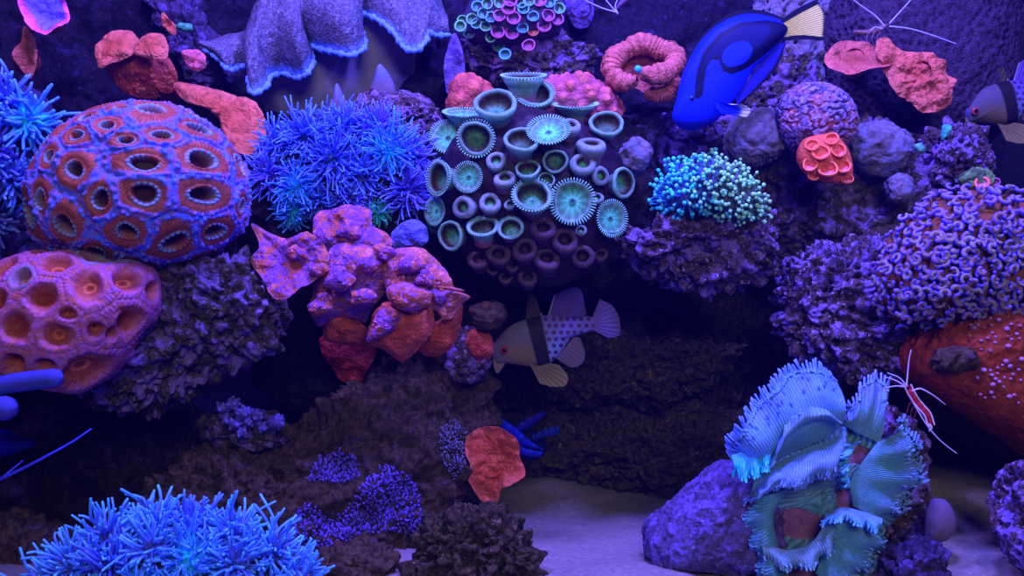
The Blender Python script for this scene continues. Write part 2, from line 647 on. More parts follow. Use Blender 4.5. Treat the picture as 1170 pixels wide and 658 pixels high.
rock('B22', [(395, 120), (440, 103), (490, 108), (512, 140), (495, 175), (420, 180)], .23, .04, .06,
     'small dark purple sponge-holed rock right of the pale leather stalk', 'rock_purple', seed=22, pit=.012, pfreq=120, n=90, amp=.006, rid=.004)
rock('B23', [(700, 130), (770, 120), (830, 150), (850, 210), (760, 240), (700, 200)], .27, .04, .08,
     'purple speckled rock below the snout of the blue tang', 'rock_violet', seed=23, n=90, rid=.012)
rock('B24', [(822, 150), (838, 130), (880, 122), (902, 150), (898, 180), (850, 192), (826, 180)], .21, .025, .04,
     'pale smooth flat rock behind the blue tang pectoral fin', 'rock_pale', seed=24, n=60, amp=.006, rid=.003)
rock('B25', [(968, 150), (1000, 136), (1042, 150), (1048, 180), (1010, 200), (970, 190)], .21, .025, .05,
     'pale lavender flat-topped rock right of the neon orange polyps', 'rock_pale', seed=25, n=60, amp=.005, rid=.003)
rock('B26', [(1014, 205), (1042, 200), (1044, 226), (1018, 232)], .19, .012, .03,
     'small squarish grey-blue stone on the right hand shelf', 'rock_pale', seed=26, n=40, amp=.003, rid=.002)
rock('B27', [(1050, 150), (1080, 128), (1130, 150), (1140, 205), (1120, 225), (1060, 215)], .22, .03, .05,
     'rubble of pale coral bits behind the hammer coral', 'rock_purple', seed=27, pit=.010, n=90, rid=.012)
rock('B28', [(706, 175), (728, 152), (748, 168), (745, 192), (722, 200)], .17, .012, .03,
     'pale lilac stone at the right edge of the button polyps', 'rock_pale', seed=28, n=40, amp=.004, rid=.003)
rock('B29', [(520, 45), (600, 20), (650, 30), (690, 60), (680, 95), (600, 110), (540, 90)], .30, .04, .07,
     'dark lumpy rock under the small green and pink button polyps at the top', 'rock_grey', seed=29, n=90, rid=.012, pit=.006)
rock('B30', [(150, -30), (200, -30), (250, 40), (268, 100), (225, 110), (190, 60)], .28, .03, .06,
     'narrow blue-lit rock between the red mushrooms and the leather coral', 'rock_violet', seed=30, n=80, rid=.012)
rock('B31', [(990, 262), (1040, 245), (1200, 250), (1230, 420), (1190, 540), (1060, 480), (1000, 380)], .20, .05, .1,
     'maroon-brown rock that the hammer coral grows on', 'rock_brown', seed=32, n=90)
rock('B32', [(-60, 150), (60, 150), (60, 300), (20, 340), (-60, 340)], .22, .05, .08,
     'dark blue rock at the left edge beside the large domed colony', 'rock_violet', seed=33, n=80)

# the block lying on the sand: a broken rock with one cut face
V, F, d = blob([(744, 610), (762, 594), (800, 560), (832, 533), (880, 545), (900, 600), (890, 652), (800, 645), (746, 643)], .07, .045, .07, 110, .55)
N = vnormals(V, F)
h = .005 * fbm(V * 30, 4) + .004 * fbm(V * 70 + 4, 3, ridged=True) + .0016 * fbm(V * 260, 3)
V = V + N * h[:, None]
TREES['B12'] = tree(V, F)
tag(link('live_rock', V, F, None, M['rock_block']), 'blue-violet slanting rock block on the sand left of the frilly teal coral', 'rock', 'live rocks of the reef')

rock('B37', [(-60, 590), (20, 588), (62, 610), (100, 660), (90, 720), (-60, 720)], .10, .03, .08, 'dark brown rock in the bottom left corner behind the blue tentacled colony', 'rock_brown', n=80, seed=61, rid=.010)
rock('B38', [(340, 640), (372, 622), (410, 616), (448, 628), (470, 700), (340, 710)], .07, .03, .06, 'small tan rock at the bottom edge between the blue tentacled colony and the reddish rock', 'rock_brown', n=70, seed=62, rid=.008)

# orange encrusted ledge at the right
V, F, d = blob([(1040, 415), (1066, 372), (1110, 345), (1230, 320), (1230, 555), (1170, 512), (1105, 476), (1066, 450)], .085, .055, .08, 110, .7)
N = vnormals(V, F)
h = .006 * fbm(V * 26, 3) + .0012 * fbm(V * 200, 3)
k = sstep(.02, -.02, (V[:, 2] + .055) + .18 * (V[:, 0] - .35))
h = h + (1 - k) * .004 * fbm(V * 90, 3, ridged=True)
V = V + N * h[:, None]
TREES['B15'] = tree(V, F)
tag(link('encrusting_sponge', V, F, None, M['orange_crust']), 'smooth burnt-orange encrusting ledge under the hammer coral at right', 'sponge')

# the water of the tank: a faint blue haze
me = bpy.data.meshes.new('water')
x0, x1, y0, y1, z0, z1 = -.63, .63, -.24, .495, -.24, .45
me.from_pydata([(x, y, z) for z in (z0, z1) for x, y in ((x0, y0), (x1, y0), (x1, y1), (x0, y1))], [],
               [(0, 3, 2, 1), (4, 5, 6, 7), (0, 1, 5, 4), (1, 2, 6, 5), (2, 3, 7, 6), (3, 0, 4, 7)])
wm = bpy.data.materials.new('water_haze')
wm.use_nodes = True
nt = wm.node_tree
nt.nodes.remove(nt.nodes['Principled BSDF'])
vs = nt.nodes.new('ShaderNodeVolumeScatter')
vs.inputs['Color'].default_value = (.10, .08, 1, 1)
vs.inputs['Density'].default_value = .05
vs.inputs['Anisotropy'].default_value = .1
nt.links.new(vs.outputs[0], nt.nodes['Material Output'].inputs['Volume'])
me.materials.append(wm)
wo = bpy.data.objects.new('water', me)
COL.objects.link(wo)
tag(wo, kind='structure')


# ------------------------------------------------------------------ closed-brain (button ring) colonies
RNG = np.random.RandomState(11)
ORI = np.array([0, -CAMD, 0])


def surf_frame(p, n):
    """Tangent directions that run to the right and up in the picture."""
    n = nrm(n)
    u = nrm(np.cross(n, [0, 0, 1.0]) * -1 if abs(n[2]) < .98 else np.array([1.0, 0, 0]))
    u = u if u[0] > 0 else -u
    v = np.cross(n, u)
    if v[2] < 0:
        v = -v
    return u, v, n


def cells(name, label, poly, Y, front, back, spec, fill_r, style, seed, tilt=0., n=150, pw=.62, shrink=.94):
    """A dome divided into polyps; every polyp is its own part."""
    rng = np.random.RandomState(seed)
    c_ = np.mean(poly, 0)
    poly = [tuple(c_ + (np.array(q) - c_) * shrink) for q in poly]
    V, F, d = blob(poly, Y, front, back, n, pw, tilt)
    bv = tree(V, F)
    N0 = vnormals(V, F)
    cen, rad, ax = [], [], []
    for (x, y, rx, ry) in spec:
        p, nn = hit(x, y, bv)
        u, v, nn = surf_frame(p, nn)
        s = S(p[1])
        cen.append(p)
        ax.append((u / (rx * s / max(.45, abs(u[0]))), v / (ry * s / max(.42, abs(v[2]))), nn))
    cand = rng.choice(len(V), 9000, replace=False)
    for i in cand:
        p = V[i]
        ok = True
        for c, a in zip(cen, ax):
            q = p - c
            e = math.hypot(q @ a[0], q @ a[1]) + 0 * abs(q @ a[2])
            e = max(e, 0.55 * np.linalg.norm(q) * (np.linalg.norm(a[0]) + np.linalg.norm(a[1])) / 2)
            if e < 1.55:
                ok = False
                break
        if ok and len(cen) < 75:
            u, v, nn = surf_frame(p, N0[i])
            r = fill_r * rng.uniform(.8, 1.15)
            cen.append(p)
            ax.append((u / r, v / r, nn))
    cen = np.array(cen)
    D = np.zeros((len(V), len(cen)))
    ANG = np.zeros_like(D)
    for i, (c, a) in enumerate(zip(cen, ax)):
        q = V - c
        du, dv, dn = q @ a[0], q @ a[1], q @ a[2]
        k = (np.linalg.norm(a[0]) + np.linalg.norm(a[1])) / 2
        D[:, i] = np.sqrt(du**2 + dv**2 + (dn * k * .9)**2)
        ANG[:, i] = np.arctan2(dv, du)
    o = np.argsort(D, 1)
    lab = o[:, 0]
    r = np.arange(len(V))
    d1, d2 = D[r, o[:, 0]], D[r, o[:, 1]]
    th = ANG[r, lab]
    s = np.clip(2 * d1 / (d1 + d2), 0, 1)                    # 0 polyp centre, 1 the wall it shares
    ph = rng.rand(len(cen))[lab] * 6
    h, C = style(V, d1, s, th, ph, lab, rng.rand(len(cen)))
    W = V + N0 * h[:, None]
    root = thing(name, (V[:, 0].mean(), V[:, 1].mean(), V[:, 2].min()), label, 'coral')
    fl = lab[F[:, 0]]
    for i in range(len(cen)):
        f = F[fl == i]
        if len(f) < 12:
            continue
        ids, inv = np.unique(f, return_inverse=True)
        link('polyp', W[ids], inv.reshape(f.shape), C[ids], M['flesh'], root)
    return bv


def acan_style(V, d1, s, th, ph, lab, rnd):
    jit = fbm(V * 260, 3)
    gran, _ = worley(V * 210)
    mouth = .40 + .02 * np.sin(3 * th + ph * 3) + .025 * np.sin(2 * th + ph * 5) + .08 * (rnd[lab] - .5)
    lip = np.exp(-((d1 - mouth - .02) / .06) ** 2)
    rim = sstep(.76, .90, s + .10 * jit)
    inside = 1 - sstep(mouth - .10, mouth - .03, d1)
    teeth = np.clip(np.sin(th * 15 + ph * 5), 0, 1) * np.exp(-((d1 - mouth + .01) / .06) ** 2)
    stri = np.sin(th * 44 + ph * 9 + 3 * jit)
    h = .0042 * np.sin(np.pi * np.clip((d1 - mouth + .12) / (1.30 - mouth), 0, 1)) + .0016 * lip + .0012 * teeth - .0075 * inside
    h += rim * (.0010 + .0024 * (1 - sstep(.1, .65, gran))) - .0005 * sstep(.965, 1, s)
    h += .00022 * stri * (1 - inside) * (1 - rim)
    org = lerp((.34, .075, .04), (.44, .13, .09), .5 + .5 * fbm(V * 60, 2))
    C = lerp(org, (.14, .02, .025), (.5 + .5 * stri) * .6)
    C = lerp(C, (.06, .17, .95), rim * np.clip(.75 + .9 * jit, .3, 1))
    C = lerp(C, (.30, .07, .30), rim * np.clip(-1.8 * jit, 0, .7))
    C = lerp(C, (.05, .008, .014), inside * .98)
    C = lerp(C, (.04, .52, 1.0), np.clip(lip * 1.05 * (.55 + .45 * np.sin(th * 15 + ph * 5)) * sstep(-.4, .3, np.sin(th + ph * 4) + .6), 0, 1))
    return h, C


def honey_style(V, d1, s, th, ph, lab, rnd):
    jit = fbm(V * 240, 3)
    stri = np.sin(th * 36 + ph * 9 + 2 * jit)
    wall_ = sstep(.50, .80, s + .05 * jit)
    pit = 1 - sstep(.12, .62, d1)
    ringm = np.exp(-((d1 - .22) / .07) ** 2) * (rnd[lab] > .4)
    h = .0052 * wall_ - .0060 * pit + .0012 * ringm - .0006 * sstep(.93, 1, s)
    h += .0003 * stri * sstep(.25, .5, d1) + .0005 * jit
    C = lerp((.38, .075, .025), (.46, .12, .085), sstep(.3, .6, s))
    C = lerp(C, (.32, .11, .42), wall_ * np.clip(.55 + 1.1 * jit, 0, .95))
    C = lerp(C, (.24, .032, .012), pit * .9)
    C = lerp(C, (.26, .03, .06), np.clip(.35 * stri, 0, 1) * (1 - .4 * wall_))
    C = lerp(C, (.85, .25, .10), ringm * .6)
    grey = (rnd[lab] > .93)
    C = np.where((grey & (d1 > .25))[:, None], lerp(C, (.16, .20, .30), np.clip(.5 + jit, 0, .7)), C)
    return h, C


TREES['acan'] = cells('closed_brain_coral', 'large dome of orange ringed polyps with blue bumpy rims at left', [(40, 240), (46, 200), (68, 162), (108, 132), (160, 118), (208, 122), (248, 148), (276, 188), (284, 222), (272, 262), (235, 294), (160, 308), (96, 305), (56, 284)],
      .10, .085, .09, [
    (165, 221, 34, 25), (231, 222, 28, 24), (165, 187, 34, 20), (229, 184, 26, 22), (88, 194, 25, 23), (117, 227, 20, 25),
    (50, 228, 19, 28), (76, 255, 24, 26), (146, 262, 29, 21), (199, 274, 26, 25), (243, 262, 20, 19), (270, 190, 16, 25), (272, 235, 12, 20),
    (181, 121, 22, 8), (124, 146, 22, 12), (145, 162, 20, 11), (184, 157, 22, 12), (225, 150, 22, 13), (90, 157, 20, 14), (60, 180, 16, 18), (256, 160, 14, 18),
    (140, 127, 20, 8), (100, 138, 16, 9), (110, 285, 24, 14), (40, 265, 14, 18)], .025, acan_style, 3, n=180, pw=.70)

TREES['honey'] = cells('moon_coral', 'lower mound of salmon-orange polyps with thick pink honeycomb walls', [(-60, 360), (-20, 315), (30, 292), (80, 284), (130, 296), (172, 310), (178, 345), (160, 380), (130, 420), (95, 446), (40, 440), (-50, 430)],
      .055, .05, .07, [
    (49, 341, 30, 24), (102, 327, 28, 25), (20, 372, 26, 28), (66, 383, 24, 22), (78, 358, 16, 12), (95, 422, 29, 26), (54, 415, 22, 15), (20, 412, 20, 18),
    (110, 375, 14, 17), (125, 378, 10, 18), (142, 368, 16, 24), (145, 322, 22, 19), (160, 385, 11, 18), (168, 332, 13, 18), (66, 304, 26, 14), (28, 320, 18, 15), (0, 345, 18, 20), (112, 300, 18, 10), (-18, 390, 22, 22)],
      .020, honey_style, 5, n=130)


# ------------------------------------------------------------------ tentacled polyp heads
def head(mb, p, axis, R, nt, C, thin, rng, spread=1.75, k=7, curl=.35, up=.25, n=6, var=.25, inner=.12):
    axis = nrm(axis)
    u, v, w = surf_frame(p, axis)
    i = np.arange(nt)
    fr = (i + .5) / nt
    phi = .16 + spread * np.sqrt(fr) * (1 - .15) / 1.0
    phi = np.clip(phi + rng.normal(0, .09, nt), .05, 2.1)
    az = i * 2.39996 + rng.normal(0, .12, nt)
    dirs = (np.cos(phi)[:, None] * w + np.sin(phi)[:, None] * (np.cos(az)[:, None] * u + np.sin(az)[:, None] * v))
    L = R * (1 + var * rng.normal(0, 1, nt).clip(-1.3, 1.3))
    t = np.linspace(inner, 1, k)
    side = nrm(np.cross(dirs, w + rng.normal(0, .6, (nt, 3))))
    bend = side * rng.normal(0, curl, nt)[:, None] + np.array([0, 0, 1.0]) * up * rng.uniform(-.4, 1, nt)[:, None]
    pts = p + dirs[:, None] * (L[:, None, None] * t[:, None]) + bend[:, None] * (L[:, None, None] * (t**2.2)[:, None]) * .55
    wig = rng.normal(0, .05, (nt, 1, 3)) * np.sin(t * 7)[:, None] * L[:, None, None]
    pts = pts + wig
    rad = thin * np.interp(t, [0, .3, .85, 1], [1.05, 1.0, .85, .8]) * rng.uniform(.85, 1.15, (nt, 1))
    Cc = ramp(t, C)
    CC = Cc[None] * rng.uniform(.75, 1.2, (nt, 1, 1))
    mb.tubes(pts, rad, CC, n)


def heads_colony(name, label, cat, spec, nt, thin, Cset, mat, seed, trees, R0=1., lift=.5, spread=1.75, disc=(.04, .45, .75), group=None, stem=(.08, .06, .2), curl=.35, up=.25):
    rng = np.random.RandomState(seed)
    pts = []
    for (x, y, r, ax, ci) in spec:
        p, nn = hit(x, y, *trees)
        s = S(p[1])
        axis = nrm(nn * .5 + nrm(ORI - p) * .5 + np.array(ax, float))
        pts.append((p, nn, axis, r * s, ci, s))
    base = np.mean([q[0] for q in pts], 0)
    root = thing(name, base, label, cat, group)
    for p, nn, axis, R, ci, s in pts:
        mb = MB()
        c = p + axis * R * lift
        st = np.array([p - nn * R * .5, p + axis * R * lift * .4, c])[None]
        mb.tubes(resample(st[0], 6)[None], np.linspace(R * .42, R * .22, 6)[None], stem, 10)
        head(mb, c, axis, R, nt, Cset[ci], thin * s, rng, spread, curl=curl, up=up)
        o = mb.build('polyp', M[mat], root)
        d = MB()
        u, v, w = surf_frame(c, axis)
        th = np.linspace(0, 2 * np.pi, 20, endpoint=False)
        rr = np.linspace(0, 1, 6)
        G = (c + axis * R * .12)[None, None] + R * .22 * (np.cos(th)[:, None, None] * u + np.sin(th)[:, None, None] * v) * rr[None, :, None] \
            - axis * (R * .10 * (1 - np.abs(rr * 2 - 1)) * -1 + R * .22 * (rr > .9))[None, :, None]
        d.grid(G, (.02, .85, .90) if Cset[ci] is CYAN else disc, True)
        d.build('oral_disc', M['flesh'], o)
    return root


BLUE = [(0, (.03, .40, .60)), (.3, (.05, .09, .50)), (.75, (.07, .12, .80)), (1, (.10, .34, 1.0))]
BLUEP = [(0, (.05, .07, .40)), (.35, (.09, .06, .50)), (.75, (.11, .11, .80)), (1, (.14, .26, 1.0))]
CYAN = [(0, (.02, .95, .95)), (.4, (.03, .70, .95)), (.75, (.05, .22, .85)), (1, (.08, .40, 1.0))]
GREEN = [(0, (.05, .75, .55)), (.4, (.04, .65, .60)), (.75, (.05, .60, .70)), (1, (.10, .85, .60))]
SKY = [(0, (.05, .24, .45)), (.3, (.10, .13, .50)), (.7, (.08, .24, .85)), (1, (.10, .55, 1.0))]

# base dome for the middle colony
V, F, d = blob([(296, 215), (310, 160), (360, 128), (430, 132), (480, 170), (486, 230), (440, 262), (380, 245), (330, 258)], .20, .035, .06, 50)
TREES['c4'] = tree(V, F)
r = heads_colony('star_polyp_colony', 'vivid blue spidery tentacle colony in the middle left', 'coral',
    [(380, 184, 36, (0, 0, 0), 0), (440, 173, 34, (.2, 0, 0), 2), (342, 212, 26, (-.1, 0, -.1), 2), (414, 200, 24, (0, 0, -.2), 0), (336, 238, 19, (0, 0, -.5), 2),
     (432, 241, 13, (0, 0, -.2), 3), (463, 218, 30, (.3, 0, -.2), 1), (316, 200, 28, (-.4, 0, .1), 1), (352, 158, 30, (-.2, 0, .4), 0), (392, 150, 26, (0, 0, .5), 0),
     (430, 150, 26, (.1, 0, .5), 1), (465, 180, 28, (.5, 0, .1), 1), (322, 170, 26, (-.5, 0, .4), 0), (400, 225, 20, (0, 0, -.4), 1), (365, 225, 20, (0, 0, -.4), 0)],
    125, 1.15, [BLUE, BLUEP, CYAN, GREEN], 'tent', 21, [TREES['c4']], spread=1.75, lift=.25, curl=.75, up=.3, R0=.95)
link('base', V, F, np.tile((.03, .025, .09), (len(V), 1)), M['leather'], r)

# left edge heads
V, F, d = blob([(-60, 120), (0, 95), (45, 105), (62, 140), (40, 175), (30, 220), (-10, 250), (-60, 230)], .14, .03, .05, 40)
TREES['c3'] = tree(V, F)
r = heads_colony('daisy_polyp_colony', 'bright blue feathery tentacles at the left edge beside the large dome', 'coral',
    [(30, 140, 33, (.2, 0, .1), 2), (2, 122, 32, (-.1, 0, .4), 0), (8, 205, 28, (.3, 0, 0), 0), (-12, 170, 34, (0, 0, 0), 1), (-10, 245, 26, (.2, 0, -.2), 1)],
    80, 2.3, [BLUE, BLUEP, CYAN], 'tent', 22, [TREES['c3']], spread=1.7, lift=.25, curl=.5)
link('base', V, F, np.tile((.03, .025, .09), (len(V), 1)), M['leather'], r)

# big anemone-like colony bottom left
V, F, d = blob([(72, 648), (98, 616), (152, 598), (230, 602), (300, 620), (345, 648), (350, 720), (60, 720)], .02, .045, .06, 50)
TREES['c5'] = tree(V, F)
r = heads_colony('whisker_coral', 'large pale blue tentacled colony filling the bottom left corner', 'coral',
    [(92, 650, 36, (-.5, 0, .2), 0), (128, 624, 36, (-.2, 0, .5), 0), (174, 610, 34, (0, 0, .6), 0), (217, 612, 34, (0, 0, .6), 1), (264, 620, 35, (.2, 0, .5), 0),
     (305, 638, 36, (.5, 0, .3), 0), (330, 662, 32, (.6, 0, 0), 0), (130, 648, 36, (-.1, 0, 0), 1), (175, 632, 36, (0, 0, .1), 0), (220, 640, 34, (0, 0, 0), 2), (265, 648, 36, (.1, 0, 0), 0),
     (70, 672, 34, (-.5, 0, 0), 0), (110, 680, 32, (0, 0, -.1), 0), (160, 672, 30, (0, 0, -.1), 2), (205, 678, 30, (0, 0, -.1), 0), (250, 684, 30, (0, 0, -.1), 0), (300, 682, 30, (.2, 0, -.1), 0)],
    90, 1.9, [SKY, BLUE, CYAN], 'tent', 23, [TREES['c5']], spread=1.6, lift=.3, disc=(.10, .22, .30), stem=(.07, .09, .14), curl=.7, up=.4)
link('base', V, F, np.tile((.05, .06, .10), (len(V), 1)), M['leather'], r)


# ------------------------------------------------------------------ branching coral with glowing green tips
def bumps_on(bv, poly, num, rng, sep):
    """Scatter points over the part of a surface seen inside a picture outline."""
    xs = [p[0] for p in poly]
    ys = [p[1] for p in poly]
    out = []
    tries = 0
    while len(out) < num and tries < num * 60:
        tries += 1
        x, y = rng.uniform(min(xs), max(xs)), rng.uniform(min(ys), max(ys))
        if not inpoly(np.array([x]), np.array([y]), poly)[0]:
            continue
        if any((x - q[0])**2 + (y - q[1])**2 < sep**2 for q in out):
            continue
        out.append((x, y))
    res = []
    for x, y in out:
        p, nn = hit(x, y, bv)
        res.append((x, y, p, nn))
    return res


rng = np.random.RandomState(31)
FP = [(742, 218), (752, 196), (770, 182), (795, 182), (806, 170), (818, 178), (840, 186), (862, 200), (878, 232), (876, 250), (862, 262), (840, 262), (810, 250), (775, 248), (748, 240)]
V, F, d = blob([(x * .88 + 810 * .12, y * .86 + 222 * .14) for x, y in FP], .15, .040, .05, 50, .7)
V = V + vnormals(V, F) * (.006 * fbm(V * 45, 2))[:, None]
TREES['c11'] = tree(V, F)
root = thing('frogspawn_coral', P(812, 258, .15), 'mound of turquoise bead-tipped tentacles on the middle right ledge', 'coral')
link('base', V, F, lerp((.05, .09, .30), (.10, .13, .16), sstep(-.01, .02, V[:, 0] - P(812, 0, .12)[0])), M['leather'], root)
pcs = []
for x, y, p, nn in bumps_on(TREES['c11'], [(x * .93 + 810 * .07, y * .93 + 222 * .07) for x, y in FP], 420, rng, 3.6):
    s = S(p[1])
    mb = MB()
    dr = nrm(nn + rng.normal(0, .35, 3) + np.array([0, -.1, .25]))
    L = rng.uniform(5, 10) * s
    a = p - nn * 3 * s
    pts = np.array([a, a + dr * (L + 3 * s) * .5, a + dr * (L + 3 * s)])
    f = sstep(775, 830, x + rng.normal(0, 14))
    stalk = lerp((.04, .24, .75), (.10, .26, .22), f)
    tip = lerp((.05, .95, 1.0), (.34, 1.0, .50), f) * rng.uniform(.75, 1.0)
    mb.tubes(resample(pts, 5)[None], np.linspace(1.5, 1.2, 5)[None] * s, ramp(np.linspace(0, 1, 5), [(0, stalk * .6), (1, stalk)]), 6)
    mb.ball(pts[-1] + dr * 1.2 * s, rng.uniform(1.9, 2.7) * s, tip, 7)
    pcs.append(mb)
pcs = sorted(pcs, key=lambda m: -m.V[1][:, 2].mean())
rng.shuffle(pcs)
emit_many('tentacle', pcs, M['tent'], root)

# ------------------------------------------------------------------ hammer coral
rng = np.random.RandomState(41)
HP = [(1002, 330), (1010, 290), (1030, 255), (1060, 228), (1095, 214), (1140, 218), (1185, 225), (1230, 250), (1230, 372), (1150, 368), (1085, 372), (1040, 372), (1010, 356)]
V, F, d = blob([(x * .93 + 1110 * .07, y * .93 + 310 * .07) for x, y in HP], .09, .055, .07, 60, .7)
V = V + vnormals(V, F) * (.006 * fbm(V * 40, 2))[:, None]
TREES['c19'] = tree(V, F)
root = thing('hammer_coral', P(1110, 395, .09), 'large lavender colony of curled hammer-shaped tips at the right edge', 'coral')
link('base', V, F, np.tile((.20, .065, .03), (len(V), 1)), M['leather'], root)
pcs = []
for x, y, p, nn in bumps_on(TREES['c19'], HP, 400, rng, 6.0):
    if nn[1] > .5:
        continue
    s = S(p[1])
    low = sstep(330, 400, y)
    if rng.rand() < low * .55:
        continue
    mb = MB()
    dr = nrm(nn * .8 + rng.normal(0, .25, 3) + np.array([0, -.25, .15]))
    L = rng.uniform(5, 13) * s
    a = p - nn * 3 * s
    top = a + dr * (L + 3 * s)
    g = rng.uniform(0, 1)
    stalk = lerp((.18, .10, .08), (.20, .15, .20), g)
    mb.tubes(np.linspace(a, top, 4)[None], np.linspace(1.7, 1.9, 4)[None] * s, stalk, 6)
    u, v, w = surf_frame(top, dr)
    an = rng.uniform(0, 2 * np.pi)
    uu = np.cos(an) * u + np.sin(an) * v
    vv = -np.sin(an) * u + np.cos(an) * v
    ar = rng.uniform(3.4, 6.0) * s
    sp = rng.uniform(1.2, 2.25)
    t = np.linspace(-sp, sp, 11)
    arc = top + ar * (np.sin(t)[:, None] * uu + (1 - np.cos(t))[:, None] * (vv * .9 + dr * .15)) - vv * ar * .5
    edge = lerp((.09, .07, .75), (.17, .15, .95), rng.rand())
    mid = lerp((.24, .12, .12), (.28, .24, .12), rng.rand())
    cc = ramp(np.abs(np.linspace(-1, 1, 11)), [(0, edge), (.6, edge), (1, edge * 1.1)])
    tr = rng.uniform(2.0, 2.9) * s
    mb.tubes(arc[None], np.full((1, 11), tr), cc, 10)
    ring = mb.V[-1].reshape(13, 10, 3)
    out_ = ((ring - ring.mean(1, keepdims=True)) @ dr) / tr            # the outer face of a tip is tan, its margins violet
    mb.C[-1] = lerp(mb.C[-1].reshape(13, 10, 3), mid, sstep(.45, .9, out_)).reshape(-1, 3)
    mb.ball(arc[0], 2.1 * s, edge, 6)
    pcs.append(mb)
rng.shuffle(pcs)
emit_many('tentacle', pcs, M['tent'], root)


# ------------------------------------------------------------------ sheets, strips
def sheet(poly, Y, cup=.008, ruf=.003, k=5, tz=0., tx=0., th=.003, stops=((0, (.6, .1, .06)), (1, (.75, .16, .12))), centre=None,
          nr=46, na=220, seed=0, wamp=0., wfreq=260, wcol=None, namp=.0025, nfreq=40, ph=0., spots=None, roll=.0015):
    """A mushroom coral's flap: a closed, ruffled, cupped disc with real thickness."""
    p2 = np.array([P(x, y, Y)[[0, 2]] for x, y in poly])
    c = p2.mean(0) if centre is None else P(*centre, Y)[[0, 2]]
    th_ = np.linspace(-np.pi, np.pi, na, endpoint=False)
    R = star(p2, c, th_)
    R = R * (1 + .035 * fbm(np.stack([np.cos(th_) * 3, np.sin(th_) * 3, 0 * th_ + seed * 2.3], -1), 3) + .012 * np.sin(17 * th_ + seed) * np.sin(5 * th_))
    rho = np.r_[np.linspace(0, 1, nr), np.linspace(1, 0, nr // 2)[1:]]
    back = np.r_[np.zeros(nr), np.ones(nr // 2 - 1)]
    TH, RH = np.meshgrid(th_, rho, indexing='ij')
    X = c[0] + R[:, None] * RH * np.cos(TH)
    Z = c[1] + R[:, None] * RH * np.sin(TH)
    q = np.stack([X, np.full_like(X, seed * 1.7), Z], -1).reshape(-1, 3)
    n1 = fbm(q * nfreq, 3).reshape(X.shape)
    n3 = fbm(q * nfreq * 1.7 + 9, 3, ridged=True).reshape(X.shape)
    dy = -cup * RH ** 2 + ruf * np.sin(k * TH + ph + seed + 1.2 * n1) * RH ** 2.0 + namp * 2.4 * n1 + namp * 1.2 * n3 + roll * sstep(.68, 1.02, RH) ** 1.5
    dy += tz * (Z - c[1]) + tx * (X - c[0])
    col = ramp(np.clip(RH + .25 * n1, 0, 1), stops)
    if wamp:
        f1, _ = worley(q * wfreq)
        w = (1 - sstep(.08, .42, f1)).reshape(X.shape) * (1 - back) * sstep(1.0, .9, RH)
        dy -= wamp * w
        if wcol is not None:
            col = lerp(col, wcol, w * .8)
    if spots is not None:
        n2 = (.6 * fbm(q * 75 + 3, 3) + .55 * fbm(q * 260 + 3, 2)).reshape(X.shape)
        col = lerp(col, spots[0], sstep(spots[1] - .12, spots[1] + .16, n2) * .8)
    thick = th * np.sqrt(np.clip(1 - RH ** 6, 0, 1)) + .0002
    Yg = Y + dy + back * thick
    m = MB()
    m.grid(np.stack([X, Yg, Z], -1), col, True)
    return m


def stalk(a, b, r0, r1, C, n=14):
    m = MB()
    m.tubes(resample(np.array([a, (np.asarray(a) + b) / 2 + [0, 0, -.004], b]), 8)[None], np.linspace(r0, r1, 8)[None], C, n)
    return m


def mushroom(label, flaps, Y, mat='warty', group=None, name='mushroom_coral', foot=None, fc=(.35, .06, .05), part='flap', cat='coral', roll=.0015):
    """Flaps of one mushroom coral colony (each a part) on a short foot."""
    f0 = flaps[0]
    c = np.mean(f0['poly'], 0) if foot is None else foot
    root = thing(name, P(c[0], c[1], Y + .01), label, cat, group)
    for i, f in enumerate(flaps):
        f = dict(f)
        y = f.pop('Y', Y)
        mt = f.pop('mat', mat)
        f.setdefault('seed', i + 1)
        f.setdefault('roll', roll)
        m = sheet(f.pop('poly'), y, **f)
        m.build(part, M[mt], root)
    a = P(c[0], c[1], Y + .003)
    stalk(a, P(c[0], c[1] + 8, Y + .05), .010, .013, fc).build('stalk', M['flesh'], root)
    return root


def strip(A, B, YA, YB, nu=120, nv=24, th=.002, bulge=0., ridge=0, ramp_=0.0008, col=None, wav=0., wk=5, roll=0.):
    """A fleshy fold between two picture curves with real thickness; v runs from A to B."""
    a = resample(np.array([P(x, y, (YA[i] if np.ndim(YA) else YA)) for i, (x, y) in enumerate(A)]), nu)
    b = resample(np.array([P(x, y, (YB[i] if np.ndim(YB) else YB)) for i, (x, y) in enumerate(B)]), nu)
    v = np.linspace(0, 1, nv)
    u = np.linspace(0, 1, nu)
    G = a[:, None] * (1 - v)[None, :, None] + b[:, None] * v[None, :, None]
    U, Vv = np.meshgrid(u, v, indexing='ij')
    dy = -bulge * np.sin(np.pi * np.clip(Vv, 0, 1)) + wav * np.sin(wk * np.pi * 2 * U) * Vv ** 1.5
    if ridge:
        dy -= ramp_ * (np.sin(ridge * 2 * np.pi * U + 1.5 * np.sin(Vv * 3 + 4 * U)) ) * sstep(0, .25, Vv)
    dy -= roll * sstep(.75, 1, Vv)
    G[..., 1] += dy
    G2 = G.copy()
    G2[..., 1] += th * np.sqrt(np.clip(1 - (2 * Vv - 1) ** 6, 0, 1)) + .0003
    full = np.concatenate([G, G2[:, ::-1]], 1)
    C = col(U, Vv) if callable(col) else np.broadcast_to(np.asarray(col, float), G.shape)
    CC = np.concatenate([C, C[:, ::-1]], 1)
    m = MB()
    m.grid(full, CC)
    return m, a, b, G


